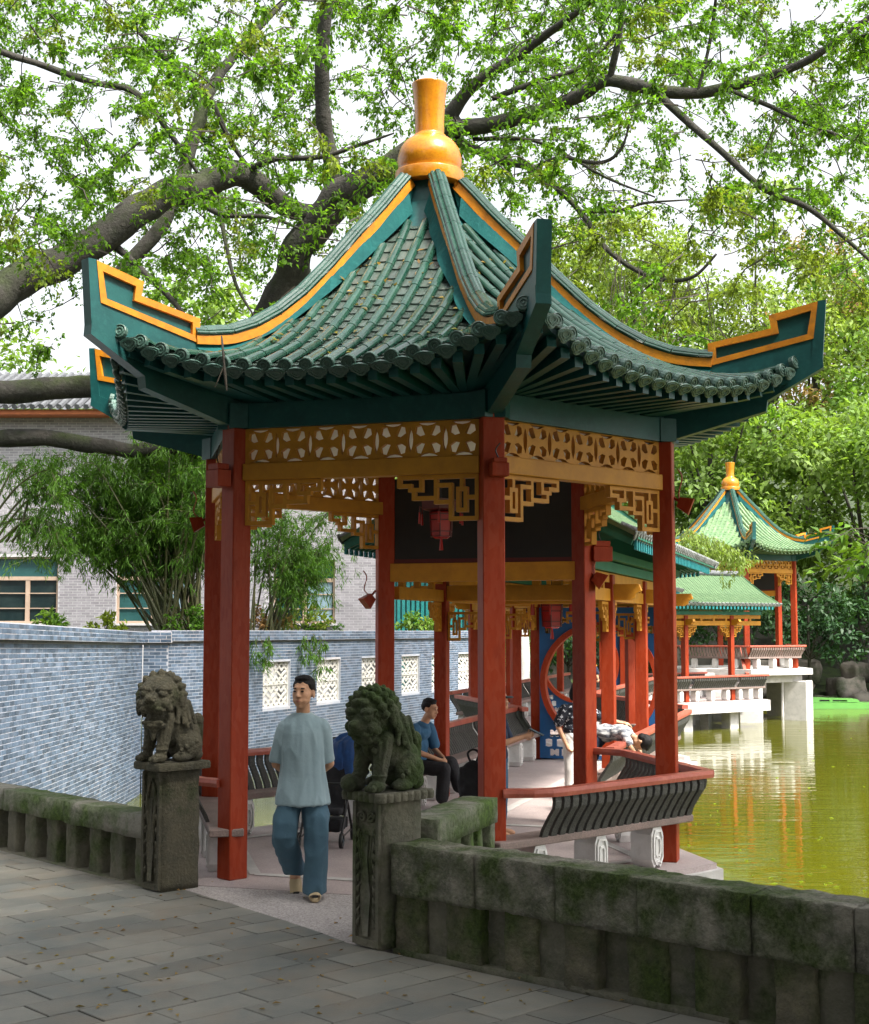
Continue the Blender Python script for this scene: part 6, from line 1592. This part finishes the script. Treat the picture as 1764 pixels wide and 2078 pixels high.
fp = C2b + D1 * 7.6 + V(D1.y, -D1.x, 0) * .80
standing('person in a pale blue top bending over the rail far along the corridor', (fp.x, fp.y, 0), R(95), 1.6, 'pale_blue', 'navy_cloth', 55)

# ------------------------------------------------------------------ stroller, lanterns, lamps, boat
sr = thing('stroller', 'folding stroller with a blue jacket draped over it behind the walking man', 'stroller', (-1.10, 14.35, 0), R(-8))
def wheel(parent, x, y, r):
    M = Matrix.Translation((x, y, r)) @ rot('Y', 90)
    w = MB().lathe([(r * .72, -.018), (r, -.016), (r, .016), (r * .72, .018), (r * .72, -.018)], 20, M, False); o = w.build('wheel', MATS['black_plastic'], parent, True)
    rm = MB(); 
    for k in range(5): rm.beam(M @ Vector((0, 0, 0)), M @ Vector((r * .75 * math.cos(k * 1.257), r * .75 * math.sin(k * 1.257), 0)), .018, .014, (1, 0.01, 0))
    rm.lathe([(.02, -.02), (.02, .02)], 10, M); rm.build('rim', MATS['cap_grey'], o)
for x in (-.22, .22): wheel(sr, x, -.28, .075); wheel(sr, x, .30, .085)
fr = MB()
for x in (-.21, .21):
    fr.tube([(x, -.28, .08), (x, -.02, .36), (x, .30, .78), (x, .46, 1.02)], .013, 8); fr.tube([(x, .30, .09), (x, .06, .40), (x, -.16, .62)], .013, 8); fr.tube([(x, -.28, .09), (x, .30, .12)], .010, 6)
fr.tube([(-.21, .46, 1.02), (.21, .46, 1.02)], .015, 8); fr.tube([(-.21, -.16, .62), (.21, -.16, .62)], .012, 8)
fr.build('stroller_frame', MATS['black_plastic'], sr)
inst('seat_sling', blob('seat_sling', [('b', (0, .10, .52), (.38, .05, .5), rot('X', -25)), ('b', (0, -.04, .34), (.38, .36, .05)), ('b', (0, .05, .19), (.34, .40, .10))], .014, MATS['black_cloth'], 4, .5, wrinkle(.01, (8, 8, 6))), sr)
jk = inst('draped_jacket', blob('draped_jacket', [E((.16, .34, .98), (.17, .13, .10)), C((.20, .26, .95), (.24, .20, .55), .10, .075), C((.10, .28, .95), (.10, .22, .62), .09, .06), C((.28, .32, .95), (.30, .30, .50), .07, .05), C((.02, .34, .96), (-.02, .28, .75), .07, .05)], .012, MATS['stroller_blue'], 3, .5, wrinkle(.018, (10, 10, 3))))
jk.matrix_world = Matrix.Translation((-1.10, 14.35, 0)) @ Matrix.Rotation(R(-8), 4, 'Z'); tag(jk, 'blue jacket draped over the stroller handle', 'jacket')

def lantern(label, p, s=1.0):
    t = thing('palace_lantern', label, 'lantern', p, rng.uniform(0, 1), 'red palace lanterns'); t.scale = (s, s, s)
    hx = lambda r, z: [(r * math.cos(k * math.pi/3), r * math.sin(k * math.pi/3), z) for k in range(6)]
    def drum(rows, m, nm):
        mb = MB(); 
        for r, z in rows: mb.v += hx(r, z)
        for i in range(len(rows) - 1): mb.f += [(i*6 + k, i*6 + (k+1) % 6, i*6 + 6 + (k+1) % 6, i*6 + 6 + k) for k in range(6)]
        mb.f += [tuple(reversed(range(6))), tuple((len(rows)-1)*6 + k for k in range(6))]; return mb.build(nm, MATS[m], t)
    drum([(.10, -.36), (.15, -.32), (.17, .0), (.15, .02)], 'lantern_red', 'lantern_body'); drum([(.18, .03), (.29, .05), (.30, .16), (.20, .19), (.05, .21)], 'lantern_dark', 'lantern_crown')
    fr_ = MB()
    for k in range(6):
        a = k * math.pi/3; c, s_ = math.cos(a), math.sin(a); fr_.tube([(.155 * c, .155 * s_, -.33), (.178 * c, .178 * s_, .02)], .010, 5); fr_.tube([(.26 * c, .26 * s_, .05), (.33 * c, .33 * s_, .08), (.33 * c, .33 * s_, .0)], .009, 5)
        b = a + math.pi/3
        for z, r in ((-.33, .16), (-.02, .178), (-.10, .172), (-.26, .163)): fr_.tube([(r * c, r * s_, z), (r * math.cos(b), r * math.sin(b), z)], .008, 4)
    fr_.build('lantern_frame', MATS['lantern_dark'], t)
    tas = MB()
    for k in range(6): a = k * math.pi/3; tas.tube([(.33 * math.cos(a), .33 * math.sin(a), .0), (.33 * math.cos(a), .33 * math.sin(a), -.16)], [.012, .02], 5)
    tas.tube([(0, 0, -.36), (0, 0, -.52)], [.015, .03], 6); tas.build('tassels', MATS['lantern_red'], t)
    MB().tube([(0, 0, .2), (0, 0, .75)], .006, 4).build('hanger', MATS['black_plastic'], t); return t
p = at(1120, 1216, 21); lantern('large red palace lantern hanging before the moon gate', (p.x, 21, 2.52), 1.0)
lantern('smaller red lantern hanging left of the moon gate in the corridor', at(1066, 1245, 26.5), .85)
lantern('red lantern hanging under the ceiling of the large pavilion', (-.05 + .12, 14.6, 3.38), .75)
def flood(label, p, aim, s=1.0):
    t = thing('flood_lamp', label, 'lamp', p, 0, 'red flood lamps on the columns'); d = Vector(aim).normalized(); M = dirframe((0, 0, 0), d)
    b = MB(); h0, h1 = .05 * s, .085 * s
    b.add([(-.06, -h0, -h0), (-.06, h0, -h0), (-.06, h0, h0), (-.06, -h0, h0), (.07, -h1, -h1), (.07, h1, -h1), (.07, h1, h1), (.07, -h1, h1)], [(3, 2, 1, 0), (4, 5, 6, 7), (0, 1, 5, 4), (1, 2, 6, 5), (2, 3, 7, 6), (3, 0, 4, 7)], M); b.build('lamp_housing', MATS['red'], t)
    MB().tube([(0, 0, 0), tuple(-d * .12 + V(0, 0, .03))], .014, 6).build('arm', MATS['red'], t)
    MB().tube(catmull([tuple(-d * .05), (-.05, 0, .12), (-.02, -.01, .26), (-.06, 0, .34)], 5), .007, 5).build('cable', MATS['rail_red'], t); return t
def jbox(label, p, rz, s):
    t = thing('junction_box', label, 'lamp box', p, rz, 'red lamp boxes on the columns'); MB().bevbox((0, 0, 0), (s, s * .7, s * .75), .006).build('box', MATS['red'], t); MB().bevbox((0, 0, s * .52), (s * .8, s * .6, s * .28), .005).build('lid', MATS['red'], t); MB().tube(catmull([(0, 0, s * .6), (-.03, 0, s * 1.1), (.01, 0, s * 1.5)], 4), .006, 5).build('cable', MATS['black_plastic'], t)
pa = [V(XC + RC * math.cos(PH + k * math.pi/3), YC + RC * math.sin(PH + k * math.pi/3), 0) for k in range(6)]
ra = [V(math.cos(PH + k * math.pi/3), math.sin(PH + k * math.pi/3), 0) for k in range(6)]
jbox('red lamp box on the front of the middle column', (pa[0] + ra[0] * .15 + V(.03, 0, 3.50)), PH + math.pi/2, .15)
jbox('red lamp box on the left front column', (pa[5] + ra[5] * .17 + V(-.02, 0, 3.50)), PH - R(60) + math.pi/2, .20)
flood('red flood lamp on the right front column, pointing outwards', pa[1] + V(.20, 0, 3.36), (.85, -.2, -.35), .95)
flood('red flood lamp at the left rear column beside the bamboo', pa[4] + V(-.20, 0, 3.28), (-.9, -.1, -.3), .95)
flood('red flood lamp hanging on the rear left inner column', pa[3] + V(-.19, -.05, 2.50), (-.6, -.3, -.6), .9)
flood('red flood lamp on the rear right inner column', pa[2] + V(.16, -.05, 2.72), (.75, -.1, -.5), 1.1)
jbox('dark red cable box beside the rear right inner column', pa[2] + V(.20, 0, 3.0), R(10), .22)
bo = thing('pleasure_boat', 'bright green plastic pleasure boat moored at the right edge', 'boat', (17.0, 59.0, WZ), R(4)); bo.scale = (.62, .7, .8)
# dead twig caught on the eave tiles
tw_ = thing('dead_twig', 'dry brown twig hanging from the front left eave tiles', 'twig', at(452, 700, 11.0)); to_ = Matrix.Translation(-at(452, 700, 11.0))
mb = MB(); mb.tube(catmull([at(450, 682, 11.25), at(452, 705, 11.02), at(455, 740, 10.96), at(460, 793, 10.94)], 4), [.006, .008, .009, .010, .009, .010, .011, .010, .009, .012, .012, .009, .006], 6); mb.tube([at(455, 742, 10.96), at(441, 775, 10.93), at(436, 786, 10.93)], [.006, .005, .003], 5); mb.tube([at(452, 712, 11.0), at(460, 728, 10.97)], [.005, .002], 5)
mb.build('stem', MATS['twig'], tw_).matrix_local = to_
hull = [(-2.4, 0), (-2.0, .42), (-1.2, .52), (1.6, .48), (2.3, .36), (2.5, 0)]
MB().ext([[(-2.3, -.1), (2.3, -.1), (2.6, .30), (-2.5, .34)]], 1.4).build('hull', MATS['boat_green'], bo); MB().ext([[(-2.2, .345), (1.2, .34), (1.0, .50), (-2.0, .58)], [(-1.6, .38), (-.9, .38), (-.9, .47), (-1.6, .47)], [(-.7, .38), (.3, .37), (.3, .45), (-.7, .46)]], 1.2).build('cabin_side', MATS['boat_green'], bo)
MB().box((0, 0, -.02), (4.9, 1.5, .05)).build('fender', MATS['black_plastic'], bo)
MB().box((-.9, 0, .42), (1.7, 1.0, .10)).build('cockpit', MATS['black_board'], bo)
